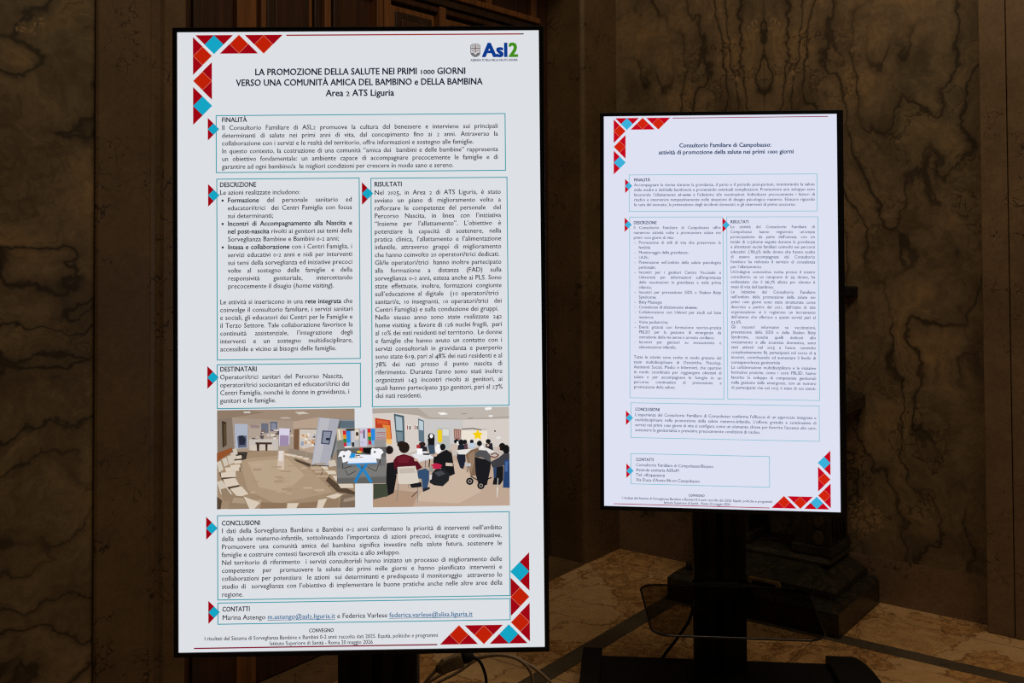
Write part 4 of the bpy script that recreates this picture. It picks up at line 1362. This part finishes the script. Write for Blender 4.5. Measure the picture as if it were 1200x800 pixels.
# small dark box on the wall beside the smaller display
bx = empty('wall_box', (0, 0, 0), PHI)
tag(bx, 'small dark box on the marble wall just right of the smaller display', 'wall box')
m = MB()
m.box((4.560, 1.530, 1.348), (4.600, 1.600, 1.397), 'black', 0.004)
m.build('housing', bx)
m = MB()
m.box((4.556, 1.545, 1.356), (4.560, 1.585, 1.389), 'rubber', 0.001)
m.build('cover', bx)


# cables hanging behind and under the larger display
c1 = [(-0.42, 2.61, 0.006), (-0.35, 2.61, 0.006), (-0.315, 2.61, 0.06), (-0.307, 2.61, 0.25), (-0.288, 2.61, 0.424), (-0.229, 2.61, 0.482), (-0.168, 2.61, 0.518), (-0.108, 2.61, 0.547), (-0.049, 2.61, 0.558), (-0.001, 2.61, 0.551), (0.031, 2.61, 0.530), (0.046, 2.61, 0.497), (0.048, 2.61, 0.422), (0.052, 2.61, 0.22), (0.06, 2.61, 0.05), (0.09, 2.61, 0.006), (0.17, 2.61, 0.006)]
m = MB()
m.tube(smooth_curve(c1), 0.0042, 'beige', 10)
tag(m.build('cable'), 'beige cable bending down steeply under the larger display, left of the wider loop', 'cable', 'cables under the larger display')
c2 = [(-0.40, 2.65, 0.006), (-0.33, 2.65, 0.006), (-0.30, 2.65, 0.06), (-0.294, 2.65, 0.25), (-0.275, 2.65, 0.395), (-0.215, 2.65, 0.460), (-0.149, 2.65, 0.496), (-0.089, 2.65, 0.533), (-0.028, 2.65, 0.540), (0.027, 2.65, 0.522), (0.082, 2.65, 0.482), (0.115, 2.65, 0.436), (0.150, 2.65, 0.30), (0.165, 2.65, 0.06), (0.19, 2.65, 0.006), (0.27, 2.65, 0.006)]
m = MB()
m.tube(smooth_curve(c2), 0.0040, 'beige', 10)
tag(m.build('cable'), 'beige cable in a wide loop under the right part of the larger display', 'cable', 'cables under the larger display')

ex = empty('extension_lead', (0, 0, 0))
tag(ex, 'beige extension lead with a socket block hanging under the middle of the larger display', 'extension lead')
m = MB()
ax = Vector((0.071, 0.0, 0.029)).normalized()
a0 = Vector((-0.196, 2.57, 0.5375))
side = Vector((-ax.z, 0, ax.x))
b_ = bmesh.new()
for i, (k, w_, d_) in enumerate(((0.0, 0.007, 0.007), (0.012, 0.014, 0.012), (0.058, 0.016, 0.015), (0.074, 0.015, 0.015))):
    c_ = a0 + ax * k
    for sx, sy in ((-1, -1), (1, -1), (1, 1), (-1, 1)):
        b_.verts.new(c_ + side * (w_ * sx) + Vector((0, d_ * sy, 0)))
b_.verts.ensure_lookup_table()
for i in range(3):
    for k in range(4):
        b_.faces.new([b_.verts[i * 4 + k], b_.verts[i * 4 + (k + 1) % 4], b_.verts[i * 4 + 4 + (k + 1) % 4], b_.verts[i * 4 + 4 + k]])
b_.faces.new([b_.verts[k] for k in (3, 2, 1, 0)])
b_.faces.new([b_.verts[k] for k in (12, 13, 14, 15)])
bmesh.ops.recalc_face_normals(b_, faces=b_.faces[:])
bmesh.ops.bevel(b_, geom=b_.edges[:], offset=0.003, segments=2, affect='EDGES')
m.bm(b_, 'beige')
m.build('socket_block', ex)
m = MB()
m.tube(smooth_curve([tuple(a0 + ax * 0.004), (-0.219, 2.57, 0.511), (-0.239, 2.57, 0.474), (-0.250, 2.57, 0.40), (-0.255, 2.57, 0.25), (-0.26, 2.57, 0.06), (-0.285, 2.57, 0.006), (-0.36, 2.57, 0.006), (-0.44, 2.57, 0.006)]), 0.0042, 'beige', 10)
m.build('lead', ex)
m = MB()
p0 = a0 + ax * 0.026 + side * 0.014
m.tube([tuple(p0), tuple(p0 + side * 0.004)], 0.006, 'beige', 14)
m.build('switch', ex)

pc = empty('black_cable', (0, 0, 0))
tag(pc, 'black cable with a moulded plug in the beige socket block under the larger display', 'cable')
m = MB()
e0 = a0 + ax * 0.0745
m.tube([tuple(e0), tuple(e0 + ax * 0.008), tuple(e0 + ax * 0.020 + Vector((0, 0, -0.002))), tuple(e0 + ax * 0.028 + Vector((0, 0, -0.005)))], [0.014, 0.016, 0.013, 0.006], 'rubber', 14)
m.tube([tuple(e0 + ax * 0.012), tuple(e0 + ax * 0.012 + side * 0.022)], [0.008, 0.007], 'rubber', 10)
m.build('plug', pc)
m = MB()
s0 = e0 + ax * 0.024 + Vector((0, 0, -0.004))
m.tube(smooth_curve([tuple(s0), (-0.086, 2.57, 0.557), (-0.074, 2.57, 0.530), (-0.070, 2.57, 0.498), (-0.072, 2.57, 0.40), (-0.08, 2.57, 0.22), (-0.08, 2.57, 0.05), (-0.06, 2.57, 0.006), (0.02, 2.57, 0.006), (0.09, 2.57, 0.006)]), 0.0038, 'rubber', 10)
m.build('cord', pc)

# black cable of the smaller display, slanting from its column down behind the base
m = MB()
m.tube(smooth_curve([(-0.075, 0.070, 0.42), (-0.082, 0.082, 0.30), (-0.10, 0.10, 0.215), (-0.145, 0.135, 0.130), (-0.19, 0.172, 0.052), (-0.205, 0.186, 0.012), (-0.16, 0.196, 0.006), (-0.05, 0.198, 0.006)]), 0.0055, 'rubber', 10)
m.build('power_cable', right_stand)
